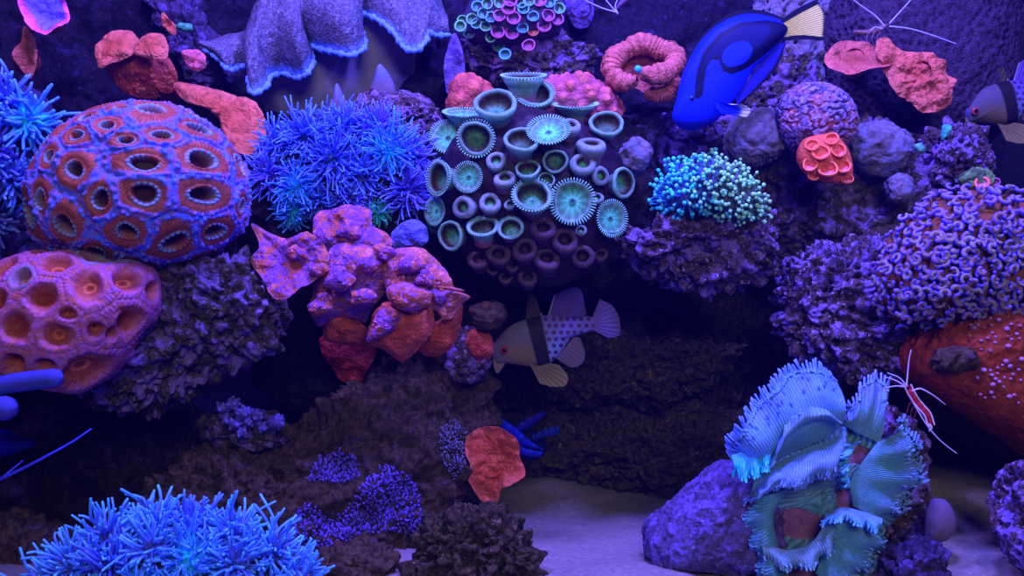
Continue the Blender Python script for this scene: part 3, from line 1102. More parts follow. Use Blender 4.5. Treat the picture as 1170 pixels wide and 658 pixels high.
# ------------------------------------------------------------------ button polyps with green rims
rng = np.random.RandomState(51)
V, F, d = blob([(500, 225), (508, 175), (540, 140), (590, 122), (650, 138), (695, 160), (716, 205), (705, 255), (690, 300), (640, 325), (570, 322), (525, 295)], .17, .045, .07, 60, .7)
V = V + vnormals(V, F) * (.004 * fbm(V * 50, 3))[:, None]
TREES['c10'] = tree(V, F)
zroot = thing('button_polyp_colony', P(600, 320, .17), 'clump of big green-rimmed cup polyps in the middle of the reef', 'coral')
link('base', V, F, np.tile((.020, .010, .022), (len(V), 1)), M['flesh'], zroot)


def cup(root, x, y, rx, ry, kind, bv, Lc=1.3, rim=(.19, .50, .38), inner=(.045, .022, .015), core=(.10, .62, .32), colm=(.20, .08, .12), seed=0, lift=.5, pmat='flesh', rlim=None):
    rg = np.random.RandomState(seed)
    p, nn = hit(x, y, bv)
    s = S(p[1])
    toc = nrm(ORI - p)
    if ry <= rx:
        e = math.acos(min(1, max(.3, ry / rx)))
        axis = math.cos(e) * toc + math.sin(e) * np.array([nn[0] * .3, 0, 1])
        R = rx * s
    else:
        e = math.acos(min(1, max(.3, rx / ry)))
        axis = math.cos(e) * toc + math.sin(e) * np.array([np.sign(nn[0]) or 1, 0, .1])
        R = ry * s
    axis = nrm(axis)
    u, v, w = surf_frame(p, axis)
    c = p + nrm(nn * .5 + axis * .5) * R * lift + toc * R * .2
    th = np.linspace(0, 2 * np.pi, 44, endpoint=False)
    wob = 1 + .05 * np.sin(2 * th + rg.rand() * 6) + .03 * np.sin(3 * th + rg.rand() * 6) + .012 * np.sin(9 * th)
    if kind == 'ring':
        prof = [(.62, -Lc), (.66, -Lc * .6), (.78, -.42), (.93, -.20), (1.0, -.04), (1.0, .06), (.94, .14), (.85, .15), (.77, .08), (.74, -.05)]
        cols = [colm, colm, lerp(colm, rim, .15), lerp(colm, rim, .45), rim, rim, np.array(rim) * 1.15, rim, lerp(rim, inner, .5), inner]
        ip = [(.745, -.04), (.70, -.25), (.58, -.42), (.40, -.50), (.20, -.48), (.08, -.44), (.0, -.47)]
        kk = rg.uniform(.05, .8)
        ic = [inner, inner, lerp(inner, core, .06), lerp(inner, core, kk * .4), lerp(inner, core, kk * .8), lerp(inner, core, kk), (.02, .08, .05)]
    elif kind == 'bud':
        prof = [(.7, -Lc), (.78, -Lc * .6), (.92, -.4), (1.0, -.12), (.95, .10), (.80, .22), (.60, .24), (.48, .16), (.44, .02)]
        cols = [colm, colm, lerp(colm, rim, .2), lerp(colm, rim, .45), lerp(colm, rim, .7), rim, rim, lerp(rim, inner, .4), inner]
        ip = [(.45, .02), (.38, -.2), (.25, -.32), (.10, -.34), (0, -.35)]
        ic = [inner, inner, lerp(inner, core, .3), core, core]
    else:
        prof = [(.42, -Lc), (.46, -Lc * .6), (.60, -.45), (.85, -.22), (1.0, -.06), (1.02, .0), (.98, .03), (.95, .02)]
        cols = [colm, colm, colm, lerp(colm, rim, .3), lerp(colm, rim, .6), rim, rim, rim]
        ip = [(.96, .02), (.80, -.06), (.60, -.12), (.40, -.15), (.22, -.15), (.13, -.11), (.06, -.13), (0, -.17)]
        ic = [rim, lerp(rim, inner, .55), lerp(inner, core, .55), lerp(core, inner, .25), core, np.array(core) * 1.3, (.05, .2, .15), (.03, .1, .08)]

    def rev(pr):
        pr = np.array(pr)
        return c + R * ((pr[None, :, 0] * wob[:, None])[..., None] * (np.cos(th)[:, None, None] * u + np.sin(th)[:, None, None] * v) + pr[None, :, 1, None] * w)

    def dense(pr, cc, n):
        x_ = np.linspace(0, 1, len(pr))
        q = np.linspace(0, 1, n)
        pr = resample(np.array(pr, float), n)
        cc = np.array([np.asarray(k_, float) for k_ in cc])
        return pr, np.stack([np.interp(q, x_, cc[:, k_]) for k_ in range(3)], -1)

    m = MB()
    pr, cc = dense(prof, cols, 26)
    m.grid(rev(pr), np.broadcast_to(cc[None], (44, 26, 3)), True)
    if kind == 'disc' or (kind == 'ring' and rg.rand() < .45):
        nt = 46 if kind == 'disc' else 40
        a2 = np.linspace(0, 2 * np.pi, nt, endpoint=False)
        dirs = np.cos(a2)[:, None] * u + np.sin(a2)[:, None] * v
        L0, L1, o = (.98, 1.20, .10) if kind == 'disc' else (.97, 1.08, .14)
        pts = np.stack([c + R * (L0 * dirs + .02 * w), c + R * ((L0 + L1) / 2 * dirs + (.02 + o * .7) * w), c + R * (L1 * dirs + o * w)], 1)
        m.tubes(pts, np.array([.050, .046, .036])[None] * R, np.array([rim, np.array(rim) * 1.15, np.array(rim) * 1.3]), 5)
    o = m.build('polyp', M[pmat], root)
    m = MB()
    pr, cc = dense(ip, ic, 20)
    st = 1 + .22 * np.sin(th * 11)[:, None, None]
    m.grid(rev(pr), np.clip(cc[None] * st, 0, 1), True)
    m.build('oral_disc', M[pmat], o)


CUPS = [
    (571, 133, 25, 17, 'ring'), (611, 119, 21, 16, 'ring'), (547, 163, 20, 20, 'ring'), (596, 168, 20, 14, 'ring'), (628, 160, 21, 15, 'disc'),
    (688, 153, 19, 15, 'ring'), (513, 205, 13, 19, 'ring'), (539, 203, 14, 15, 'disc'), (568, 187, 12, 10, 'bud'), (577, 208, 13, 9, 'bud'),
    (605, 199, 15, 10, 'ring'), (634, 187, 14, 14, 'ring'), (664, 191, 15, 13, 'bud'), (703, 209, 13, 17, 'ring'), (609, 229, 22, 18, 'ring'),
    (653, 233, 22, 22, 'disc'), (691, 250, 15, 18, 'disc'), (534, 237, 12, 14, 'bud'), (561, 234, 13, 11, 'bud'), (555, 264, 17, 11, 'ring'),
    (522, 268, 14, 17, 'ring'), (584, 262, 14, 12, 'ring'), (624, 208, 10, 9, 'ring'), (674, 173, 17, 8, 'bud'), (648, 150, 14, 8, 'bud'),
    (512, 165, 18, 16, 'disc'), (530, 143, 20, 7, 'disc'), (657, 136, 22, 6, 'disc'), (598, 106, 24, 6, 'ring'), (535, 142, 9, 8, 'bud'),
    (684, 201, 10, 11, 'bud'), (716, 190, 12, 17, 'bud'), (505, 240, 10, 14, 'disc'), (500, 258, 10, 10, 'disc'), (581, 120, 14, 6, 'ring'),
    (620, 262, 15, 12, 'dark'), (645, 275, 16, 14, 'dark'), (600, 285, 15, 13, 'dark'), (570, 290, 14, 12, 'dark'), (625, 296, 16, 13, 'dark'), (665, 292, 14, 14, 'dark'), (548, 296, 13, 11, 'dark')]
taken = [(x, y, max(rx, ry)) for x, y, rx, ry, kd in CUPS]
for x, y, p, nn in bumps_on(TREES['c10'], [(502, 225), (508, 175), (540, 135), (590, 120), (650, 132), (695, 158), (716, 205), (705, 255), (690, 295), (640, 318), (570, 318), (525, 290)], 130, rng, 9):
    g = min(math.hypot(x - q[0], y - q[1]) - q[2] for q in taken)
    if g > 4.5:
        r_ = min(g + 1.5, 12)
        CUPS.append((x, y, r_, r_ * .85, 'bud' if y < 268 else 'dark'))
        taken.append((x, y, r_))
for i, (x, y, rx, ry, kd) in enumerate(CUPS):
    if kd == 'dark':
        cup(zroot, x, y, rx, ry, 'bud', TREES['c10'], rim=(.10, .055, .10), inner=(.03, .012, .02), core=(.04, .02, .03), colm=(.09, .04, .08), seed=i, lift=.25)  # polyps low on the clump: their shade is put into darker colours
    elif kd == 'bud':
        cup(zroot, x, y, rx, ry, 'bud', TREES['c10'], rim=(.20, .32, .34), colm=(.18, .075, .14), seed=i, lift=.6)
    else:
        cup(zroot, x, y, rx, ry, kd, TREES['c10'], seed=i, lift=.75)

# small green and pink polyps at the top
PINK, TEAL, GRN, ORG = (.50, .13, .42), (.12, .50, .52), (.18, .62, .30), (.75, .22, .14)
SM = [(571, 4, GRN), (583, 1, PINK), (595, 4, TEAL), (604, 2, GRN), (616, 1, PINK), (627, 3, TEAL), (571, 18, PINK), (587, 21, PINK), (581, 10, PINK), (598, 10, TEAL),
      (609, 19, TEAL), (626, 18, PINK), (569, 36, PINK), (585, 37, PINK), (609, 35, ORG), (597, 32, TEAL), (621, 29, PINK), (555, 30, GRN), (545, 27, TEAL), (561, 20, TEAL),
      (552, 16, TEAL), (540, 22, GRN), (537, 38, (.06, .20, .22)), (561, 42, GRN), (604, 53, PINK), (570, 52, GRN), (577, 63, TEAL), (530, 24, GRN), (526, 31, GRN), (638, 10, GRN),
      (546, 8, TEAL), (557, 5, GRN), (636, 22, PINK), (590, -6, PINK), (610, -7, TEAL), (575, -8, TEAL), (633, -4, GRN), (556, -6, TEAL)]
V, F, d = blob([(528, 35), (535, 5), (560, -20), (620, -22), (645, 5), (640, 35), (600, 50), (555, 50)], .27, .03, .05, 40)
TREES['c12'] = tree(V, F)
root = thing('button_polyp_colony', P(585, 50, .28), 'small cluster of tiny green and pink ring polyps at the top centre', 'coral')
link('base', V, F, np.tile((.05, .04, .10), (len(V), 1)), M['flesh'], root)
for i, (x, y, c) in enumerate(SM):
    r = 7.6 if c is PINK else 6.6
    cup(root, x, y, r, r * .92, 'ring', TREES['c12'], rim=np.array(c) * 1.1, inner=np.array(c) * .3, core=np.array(c) * 1.2, colm=(.1, .06, .14), seed=100 + i, lift=.3)

# ------------------------------------------------------------------ mushroom corals
OR = ((0, (.42, .075, .035)), (.5, (.50, .11, .06)), (1, (.58, .16, .11)))
ORP = ((0, (.27, .058, .035)), (.6, (.36, .085, .07)), (1, (.52, .15, .13)))
PUR = ((.15, .06, .42), -.06)
WC = (.75, .28, .42)
mushroom('big crumpled pink-orange mushroom coral in the centre left with violet mottling', [
    dict(poly=[(375, 281), (400, 276), (423, 284), (439, 306), (436, 332), (420, 354), (410, 370), (382, 364), (356, 373), (347, 360), (350, 332), (366, 305)], Y=.095, cup=-.016, ruf=.005, k=4, wamp=.0018, wfreq=240, wcol=WC, stops=ORP, spots=PUR, tz=-.35, namp=.003, th=.006),
    dict(poly=[(281, 253), (302, 264), (327, 272), (350, 264), (366, 275), (378, 293), (368, 316), (343, 334), (331, 343), (313, 338), (302, 319), (286, 297), (294, 282)], Y=.105, cup=.010, ruf=.004, k=3, stops=ORP, spots=PUR, tz=.45, tx=-.2, namp=.003, th=.004),
    dict(poly=[(355, 239), (375, 236), (393, 231), (420, 238), (423, 255), (442, 268), (446, 282), (423, 292), (398, 288), (372, 285), (354, 265)], Y=.115, cup=-.010, ruf=.006, k=4, stops=ORP, spots=PUR, tz=.5, namp=.004, th=.006),
    dict(poly=[(426, 290), (449, 283), (481, 283), (500, 300), (516, 322), (518, 332), (541, 333), (530, 346), (508, 366), (493, 354), (474, 356), (449, 346), (436, 325)], Y=.09, cup=-.014, ruf=.006, k=4, stops=ORP, spots=((.34, .12, .55), .12), wamp=.0009, wfreq=330, wcol=WC, tz=.2, namp=.004, th=.006),
    dict(poly=[(438, 330), (452, 322), (475, 324), (492, 334), (488, 350), (468, 356), (446, 348)], Y=.068, cup=-.010, ruf=.002, k=3, stops=ORP, spots=((.34, .12, .55), .1), tz=.4, th=.006),
    dict(poly=[(420, 367), (439, 345), (468, 354), (490, 351), (495, 370), (477, 399), (452, 416), (436, 402), (418, 394)], Y=.085, cup=-.012, ruf=.004, k=3, stops=((0, (.40, .05, .03)), (1, (.58, .11, .09))), tz=-.3, th=.008),
    dict(poly=[(422, 370), (438, 350), (456, 358), (450, 376), (430, 388), (418, 392)], Y=.073, cup=-.006, ruf=.002, k=4, stops=ORP, wamp=.0016, wfreq=260, wcol=WC, spots=PUR, th=.005),
    dict(poly=[(466, 390), (500, 366), (527, 346), (524, 380), (512, 402), (488, 410)], Y=.115, cup=-.010, ruf=.003, k=3, stops=((0, (.42, .06, .03)), (1, (.55, .10, .06))), tz=-.4, th=.008),
    dict(poly=[(366, 366), (404, 364), (418, 378), (407, 393), (385, 395), (368, 388)], Y=.12, cup=-.008, ruf=.003, k=4, stops=((0, (.34, .05, .03)), (1, (.48, .09, .07))), tz=-.5, th=.008),
] + [dict(poly=[(x + r * math.cos(a) * (1 + .22 * math.sin(3 * a + x)), y + .8 * r * math.sin(a) * (1 + .2 * math.cos(2 * a + y))) for a in np.linspace(0, 2 * math.pi, 11)[:-1]], Y=yy, cup=-.008, ruf=.004, k=3, stops=ORP, spots=PUR, tz=.4, th=.006, wamp=.0011, wfreq=300, wcol=WC, seed=int(x))
    for x, y, r, yy in ((338, 288, 16, .096), (396, 262, 15, .104), (416, 300, 15, .088), (384, 318, 17, .074), (364, 348, 15, .076), (410, 340, 15, .074), (466, 302, 16, .078), (500, 338, 13, .084), (436, 288, 13, .094), (360, 308, 13, .084), (306, 312, 13, .098), (484, 318, 12, .076))], .12, foot=(420, 320), roll=.005)
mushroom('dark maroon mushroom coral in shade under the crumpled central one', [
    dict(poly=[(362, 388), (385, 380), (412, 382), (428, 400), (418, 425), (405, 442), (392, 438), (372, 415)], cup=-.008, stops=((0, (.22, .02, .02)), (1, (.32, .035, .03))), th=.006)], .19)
mushroom('red double-disc mushroom coral with a trailing tongue in the upper left', [
    dict(poly=[(107, 45), (118, 33), (140, 29), (154, 42), (153, 58), (130, 72), (116, 79), (108, 62)], Y=.20, cup=-.004, ruf=.002, k=5, stops=OR, tz=.5),
    dict(poly=[(150, 48), (164, 34), (180, 35), (189, 50), (187, 66), (168, 66), (152, 60)], Y=.195, cup=-.005, ruf=.002, k=4, stops=OR, tz=.5),
    dict(poly=[(118, 74), (150, 58), (187, 62), (198, 80), (192, 102), (160, 110), (130, 98)], Y=.215, cup=-.008, ruf=.002, k=5, stops=((0, (.30, .03, .03)), (1, (.50, .08, .06))), tz=-.25, wamp=.0016, wfreq=190, wcol=(.6, .16, .12)),
    dict(poly=[(186, 88), (212, 90), (240, 98), (262, 105), (290, 115), (304, 140), (303, 165), (284, 180), (262, 160), (238, 125), (205, 112)], Y=.19, cup=-.005, ruf=.004, k=4, stops=OR, tz=.4, tx=-.1),
    dict(poly=[(206, 58), (218, 54), (232, 62), (233, 74), (222, 80), (210, 72)], Y=.20, cup=-.004, ruf=.001, stops=((0, (.5, .1, .12)), (1, (.6, .16, .25)))),
    dict(poly=[(186, 14), (192, 20), (202, 34), (200, 40), (190, 34), (184, 24)], Y=.22, cup=.003, ruf=.001, stops=OR, th=.002),
], .22, foot=(190, 95))
mushroom('blue cup-shaped mushroom coral with a glowing magenta rim in the top left corner', [
    dict(poly=[(29, -12), (50, -18), (72, -12), (80, 10), (83, 26), (66, 36), (56, 42), (42, 36), (32, 26)], Y=.17, cup=.012, ruf=.002, k=4, stops=((0, (.10, .11, .80)), (.72, (.20, .16, .85)), (.84, (.75, .10, .75)), (1, (.95, .16, .75))), th=.003)], .175, mat='flesh')
mushroom('narrow salmon mushroom coral hanging below the magenta-rimmed cup', [
    dict(poly=[(28, 30), (40, 38), (42, 58), (40, 86), (36, 91), (28, 84), (19, 72), (17, 55), (24, 48)], cup=.004, ruf=.003, k=3, stops=ORP, th=.003)], .19, mat='flesh')
root = thing('mushroom_coral', P(736, 112, .22), 'thick orange folded ring-shaped mushroom coral left of the blue tang', 'coral')
sheet([(687, 82), (694, 58), (715, 50), (735, 40), (748, 48), (770, 48), (779, 65), (773, 95), (764, 107), (746, 113), (728, 102), (706, 92)], .225, .004, .002, 5, stops=((0, (.20, .035, .025)), (1, (.40, .10, .08))), th=.012).build('base', M['warty'], root)


def roll(pts, Y, r, seed):
    q = resample(path3(pts, Y), 150)
    tt = np.linspace(0, 1, 150)
    m = MB()
    m.tubes(q[None], (r * S(.2) * np.interp(tt, [0, .06, .5, .94, 1], [.5, .95, 1.05, .95, .5]) * (1 + .08 * np.sin(tt * 31 + seed)))[None], (.5, .5, .5), 40)
    V, F, C = m.arrays()
    N = vnormals(V, F)
    ridge = np.repeat(np.sin(np.r_[tt, 1, 1] * 190 + 3 * np.sin(np.r_[tt, 1, 1] * 23)), 40)
    n_ = fbm(V * 60, 3)
    V = V + N * (.0007 * ridge + .003 * n_)[:, None]
    C = lerp((.40, .095, .075), (.54, .155, .13), np.clip(.5 + .4 * ridge + .6 * n_, 0, 1))
    return V, F, C


def path3(pts, Y):
    return np.array([P(x, y, (Y[i] if np.ndim(Y) else Y)) for i, (x, y) in enumerate(pts)])


for pts, Yr, r in (([(728, 92), (710, 94), (699, 82), (703, 66), (718, 56), (736, 50), (754, 57), (769, 62), (770, 76), (758, 84), (742, 85), (732, 80)], [.20, .205, .21, .215, .22, .22, .22, .215, .205, .195, .19, .19], 11.5),
                   ([(762, 84), (770, 95), (764, 106), (748, 109), (738, 104)], [.20, .205, .205, .205, .21], 8.5)):
    V, F, C = roll(pts, Yr, r, len(pts))
    link('fold', V, F, C, M['warty'], root)
m = MB()
m.ball(P(729, 79, .178), 4.2 * S(.18), (.05, .60, .75), 10)
m.build('mouth', M['flesh'], root)
mushroom('orange flat mushroom coral flap nearest the tang tail on the right', [
    dict(poly=[(941, 72), (952, 52), (974, 42), (1002, 53), (1015, 76), (988, 82), (960, 89)], cup=.006, ruf=.003, k=4, stops=((0, (.36, .07, .04)), (1, (.54, .14, .11))), tz=.7, th=.004)], .235)
mushroom('bright orange ragged-edged mushroom coral in front of the purple dome', [
    dict(poly=[(1004, 58), (1008, 42), (1020, 37), (1030, 49), (1050, 58), (1066, 55), (1076, 64), (1086, 68), (1088, 80), (1093, 92), (1088, 104), (1091, 112), (1076, 126), (1055, 129), (1040, 114), (1022, 106), (1018, 90), (1014, 74)], cup=-.004, ruf=.004, k=6, stops=((0, (.50, .095, .05)), (1, (.60, .16, .10))), tz=.15, th=.004, namp=.0035, nfreq=60)], .22)
mushroom('rust red folded mushroom coral low on the brown slope above the sand', [
    dict(poly=[(532, 502), (548, 489), (575, 489), (592, 503), (594, 522), (600, 541), (586, 552), (573, 558), (568, 574), (553, 576), (542, 561), (534, 546), (537, 530), (531, 514)], centre=(566, 526), cup=.006, ruf=.004, k=3, stops=((0, (.58, .10, .05)), (.6, (.50, .07, .03)), (1, (.60, .12, .08))), th=.003, namp=.003)], .155, mat='flesh')
mushroom('dark violet blade-like mushroom coral seen edge-on right of the leather coral', [
    dict(poly=[(520, 38), (527, 52), (531, 80), (526, 110), (514, 112), (508, 90), (509, 62)], cup=.004, ruf=.002, k=3, stops=((0, (.05, .03, .12)), (1, (.12, .08, .34))), th=.004)], .25, mat='flesh')
mushroom('small dim red mushroom coral beside the spotted cardinalfish snout', [
    dict(poly=[(531, 386), (540, 376), (556, 378), (564, 392), (560, 410), (545, 414), (532, 404)], cup=-.006, ruf=.001, stops=((0, (.34, .045, .03)), (1, (.42, .07, .05))), th=.006)], .15)
mushroom('blue-violet mushroom coral behind the upper edge of the crumpled central one', [
    dict(poly=[(446, 268), (458, 254), (475, 250), (486, 258), (488, 276), (470, 286), (450, 284)], cup=-.004, ruf=.001, stops=((0, (.05, .05, .30)), (1, (.10, .12, .70))), th=.004)], .14, mat='flesh')
mushroom('dark violet hanging mushroom coral at the top centre right of the tiny ring polyps', [
    dict(poly=[(648, -15), (672, -15), (680, 6), (672, 28), (660, 30), (650, 16)], cup=-.006, ruf=.001, stops=((0, (.06, .04, .22)), (1, (.12, .08, .36))), th=.008)], .26, mat='flesh')


# ------------------------------------------------------------------ lumpy corals
def lumpy(name, label, cat, poly, Y, front, back, colfn, lump=.004, lf=110, n=70, fine=.0008, mat='warty', pw=.75, ridged=False, tilt=0.):
    V, F, d = blob(poly, Y, front, back, n, pw, tilt)
    N = vnormals(V, F)
    f1, f2 = worley(V * lf)
    if ridged:
        b = np.abs(fbm(V * lf * .5, 2))
        b = sstep(.02, .22, b)
    else:
        b = 1 - sstep(.0, .75, f1)
    C = colfn(V, b)
    V = V + N * (lump * b + fine * fbm(V * 300, 3) + lump * .6 * fbm(V * 30, 2))[:, None]
    TREES[label] = tree(V, F)
    o = link(name, V, F, C, M[mat])
    return tag(o, label, cat)


lumpy('bumpy_coral', 'salmon knobbly coral mound behind the green-rimmed cup polyps', 'coral', [(604, 108), (620, 92), (645, 86), (675, 88), (697, 100), (711, 122), (706, 138), (660, 145), (612, 138)], .22, .025, .04,
      lambda V, b: lerp((.36, .08, .14), (.68, .17, .13), b), .0048, 95, fine=.0004)
lumpy('bumpy_coral', 'small orange lump coral at the upper left shoulder of the cup polyps', 'coral', [(512, 112), (518, 92), (533, 84), (550, 92), (564, 110), (548, 128), (516, 132)], .23, .02, .03,
      lambda V, b: lerp((.40, .07, .07), (.72, .17, .11), b), .003, 70)
lumpy('brain_coral', 'round purple fuzzy brain coral above the neon orange polyps', 'coral', [(889, 135), (893, 114), (912, 100), (940, 99), (964, 112), (976, 138), (970, 162), (940, 174), (905, 166)], .19, .035, .04,
      lambda V, b: lerp(lerp((.10, .07, .18), (.38, .13, .15), sstep(-.1, .2, fbm(V * 50, 2))), (.34, .26, .66), b * np.clip(.6 + 1.6 * fbm(V * 330, 2), 0, 1)), .0024, 230, n=120, ridged=True, mat='fuzzy')
# the neon cluster
V, F, d = blob([(912, 178), (918, 160), (935, 154), (953, 154), (966, 166), (974, 190), (972, 209), (945, 208), (922, 198)], .155, .012, .03, 50, .7)
TREES['c17'] = tree(V, F)
root = thing('button_polyp_colony', P(944, 208, .155), 'neon orange-red cluster of ring polyps under the round purple brain coral', 'coral')
link('base', V, F, np.tile((.70, .12, .06), (len(V), 1)), M['warty'], root)
for i, (x, y, r) in enumerate([(938, 174, 10), (946, 193, 11), (958, 172, 9), (926, 188, 9), (963, 190, 9), (950, 159, 8), (928, 166, 8), (968, 204, 7), (930, 200, 7)]):
    cup(root, x, y, r, r * .85, 'ring', TREES['c17'], rim=(.90, .22, .09), inner=(.85, .17, .10), core=(.55, .35, .90), colm=(.6, .10, .05), seed=300 + i, lift=.12, Lc=.6)
# the purple dome in the upper right
V, F, d = blob([(938, 20), (950, -40), (1000, -70), (1090, -70), (1150, -40), (1160, 60), (1138, 150), (1080, 190), (1000, 180), (950, 110)], .33, .07, .10, 110, .7)
N = vnormals(V, F)
f1, f2 = worley(V * 170)
h = .0030 * sstep(.1, .6, f1) + .006 * fbm(V * 25, 3)
C = lerp((.022, .012, .024), (.055, .034, .075), sstep(.1, .6, f1))
V = V + N * h[:, None]
TREES['B3'] = tree(V, F)
tag(link('leather_coral', V, F, C, M['fuzzy']), 'big fuzzy violet dome coral filling the upper right', 'coral')

# ------------------------------------------------------------------ leather coral
root = thing('leather_coral', P(390, 130, .28), 'large pale leather coral with ruffled blue-edged cap at the top left centre', 'coral')
V, F, d = blob([(282, 108), (325, 78), (360, 50), (395, 5), (450, -10), (472, 50), (470, 100), (445, 138), (380, 148), (310, 142)], .315, .05, .05, 60, .7, tilt=-.15)
V = V + vnormals(V, F) * (.003 * fbm(V * 25, 2))[:, None]
TREES['leather'] = tree(V, F)
link('stalk', V, F, lerp((.26, .24, .36), (.34, .31, .46), .5 + fbm(V * 20, 2)), M['leather'], root)
EDGE = [(233, 56), (248, 66), (262, 80), (278, 76), (287, 76), (284, 92), (291, 107), (302, 101), (312, 86), (325, 84), (338, 89), (350, 85), (358, 70), (350, 52), (366, 56), (384, 60), (402, 63), (413, 58), (415, 42), (408, 27), (397, 13), (412, 15), (432, 23), (450, 38), (464, 56), (475, 58), (486, 48), (488, 36), (496, 40), (514, 40)]
TOPC = [(236, 50), (255, 40), (280, 34), (288, 12), (300, -10), (330, -22), (370, -28), (420, -28), (470, -24), (500, -6), (512, 20)]
ey = [.225, .225, .22, .235, .245, .22, .205, .21, .235, .24, .235, .225, .235, .25, .235, .22, .215, .22, .24, .25, .265, .25, .235, .225, .22, .215, .22, .24, .25, .26]


def capcol(U, Vv):
    q = np.stack([U * 60, Vv * 16, 0 * U], -1).reshape(-1, 3)
    n = fbm(q, 3).reshape(U.shape)
    f1, _ = worley(np.stack([U * 110, Vv * 16, 0 * U], -1).reshape(-1, 3))
    f1 = f1.reshape(U.shape)
    c = lerp((.08, .075, .13), (.14, .14, .25), np.clip(.5 + n, 0, 1))
    c = lerp(c, (.26, .30, .55), (1 - sstep(.1, .38, f1)) * .7)
    return lerp(c, (.12, .26, .80), sstep(.12, .03, Vv))


m, a, b, G = strip(EDGE, TOPC, ey, [.26, .26, .26, .25, .24, .235, .235, .25, .27, .30, .30], nu=420, nv=60, th=.012, bulge=.022, col=capcol)
V, F, C = m.arrays()
nV = V + vnormals(V, F) * (.0006 * (1 - sstep(.1, .45, worley(V * 330)[0])) + .0012 * fbm(V * 70, 2))[:, None] * -1
link('cap', nV, F, C, M['fuzzy'], root)
pts = resample(np.array([P(x, y, ey[i] - .001) for i, (x, y) in enumerate(EDGE)]), 360)
m = MB()
m.tubes(pts[None], (.0026 + .0014 * np.sin(np.arange(360) * 1.1) * np.sin(np.arange(360) * .37))[None], (.13, .30, .90), 8)
m.build('cap_rim', M['leather'], root)
for pl in ([(372, 132), (380, 112), (385, 95), (392, 108), (400, 134), (386, 142)], [(421, 118), (427, 90), (434, 73), (443, 82), (452, 110), (436, 124)]):
    V, F, d = blob(pl, .215, .008, .012, 30, .8)
    link('bud', V, F, lerp((.12, .10, .15), (.12, .16, .50), sstep(0, .02, V[:, 2] - V[:, 2].mean())), M['leather'], root)

# ------------------------------------------------------------------ frilly pale teal coral
rng = np.random.RandomState(61)
root = thing('elegance_coral', P(945, 665, .05), 'frilly pale teal coral with pink centre folds at the lower right', 'coral')
V, F, d = blob([(852, 560), (870, 510), (920, 490), (965, 487), (1010, 500), (1035, 530), (1030, 575), (1005, 610), (990, 690), (930, 720), (872, 690), (856, 620)], .055, .022, .05, 150, .6)
V = V + vnormals(V, F) * (.004 * fbm(V * 45, 3))[:, None]
ex_, ey2 = 585 + V[:, 0] / S(.04), 329 - V[:, 2] / S(.04)
wob_ = 9 * fbm(V * 60, 3)
pk = np.zeros(len(V))
for pl in ([(955, 512), (978, 506), (998, 516), (988, 530), (962, 532)], [(952, 556), (972, 548), (984, 566), (974, 584), (954, 578)], [(878, 584), (905, 576), (938, 588), (936, 612), (905, 614), (884, 604)], [(888, 630), (915, 622), (948, 634), (940, 656), (900, 660)]):
    pk = np.maximum(pk, inpoly(ex_ + wob_, ey2 + .7 * wob_, pl) * 1.)
an_ = np.arctan2(ey2 - 560, ex_ - 950)
st_ = np.sin(an_ * 60 + 2 * fbm(V * 50, 2) * 3)
V = V - np.array([0, 1., 0]) * (.0005 * st_ * (1 - pk) + .002 * (1 - pk))[:, None]
eb = lerp((.10, .28, .34), (.16, .38, .46), sstep(-.3, .3, fbm(V * 35, 2))) * (.80 + .3 * st_[:, None])
link('oral_disc', V, F, lerp(eb, lerp((.20, .08, .16), (.27, .12, .22), sstep(-.2, .3, fbm(V * 40, 3))), pk), M['flesh'], root)


def fancol(tip, base, nrid):
    def f(U, Vv):
        r = .5 + .5 * np.sin(nrid * 2 * np.pi * U + 1.5 * np.sin(Vv * 3 + 4 * U))
        q = np.stack([U * 5, Vv * 3, 0 * U], -1).reshape(-1, 3)
        n = fbm(q + 3, 2).reshape(U.shape)
        c = lerp(base, tip, sstep(.35, 1.05, Vv + .7 * n))
        return c * (.78 + .38 * r[..., None])
    return f


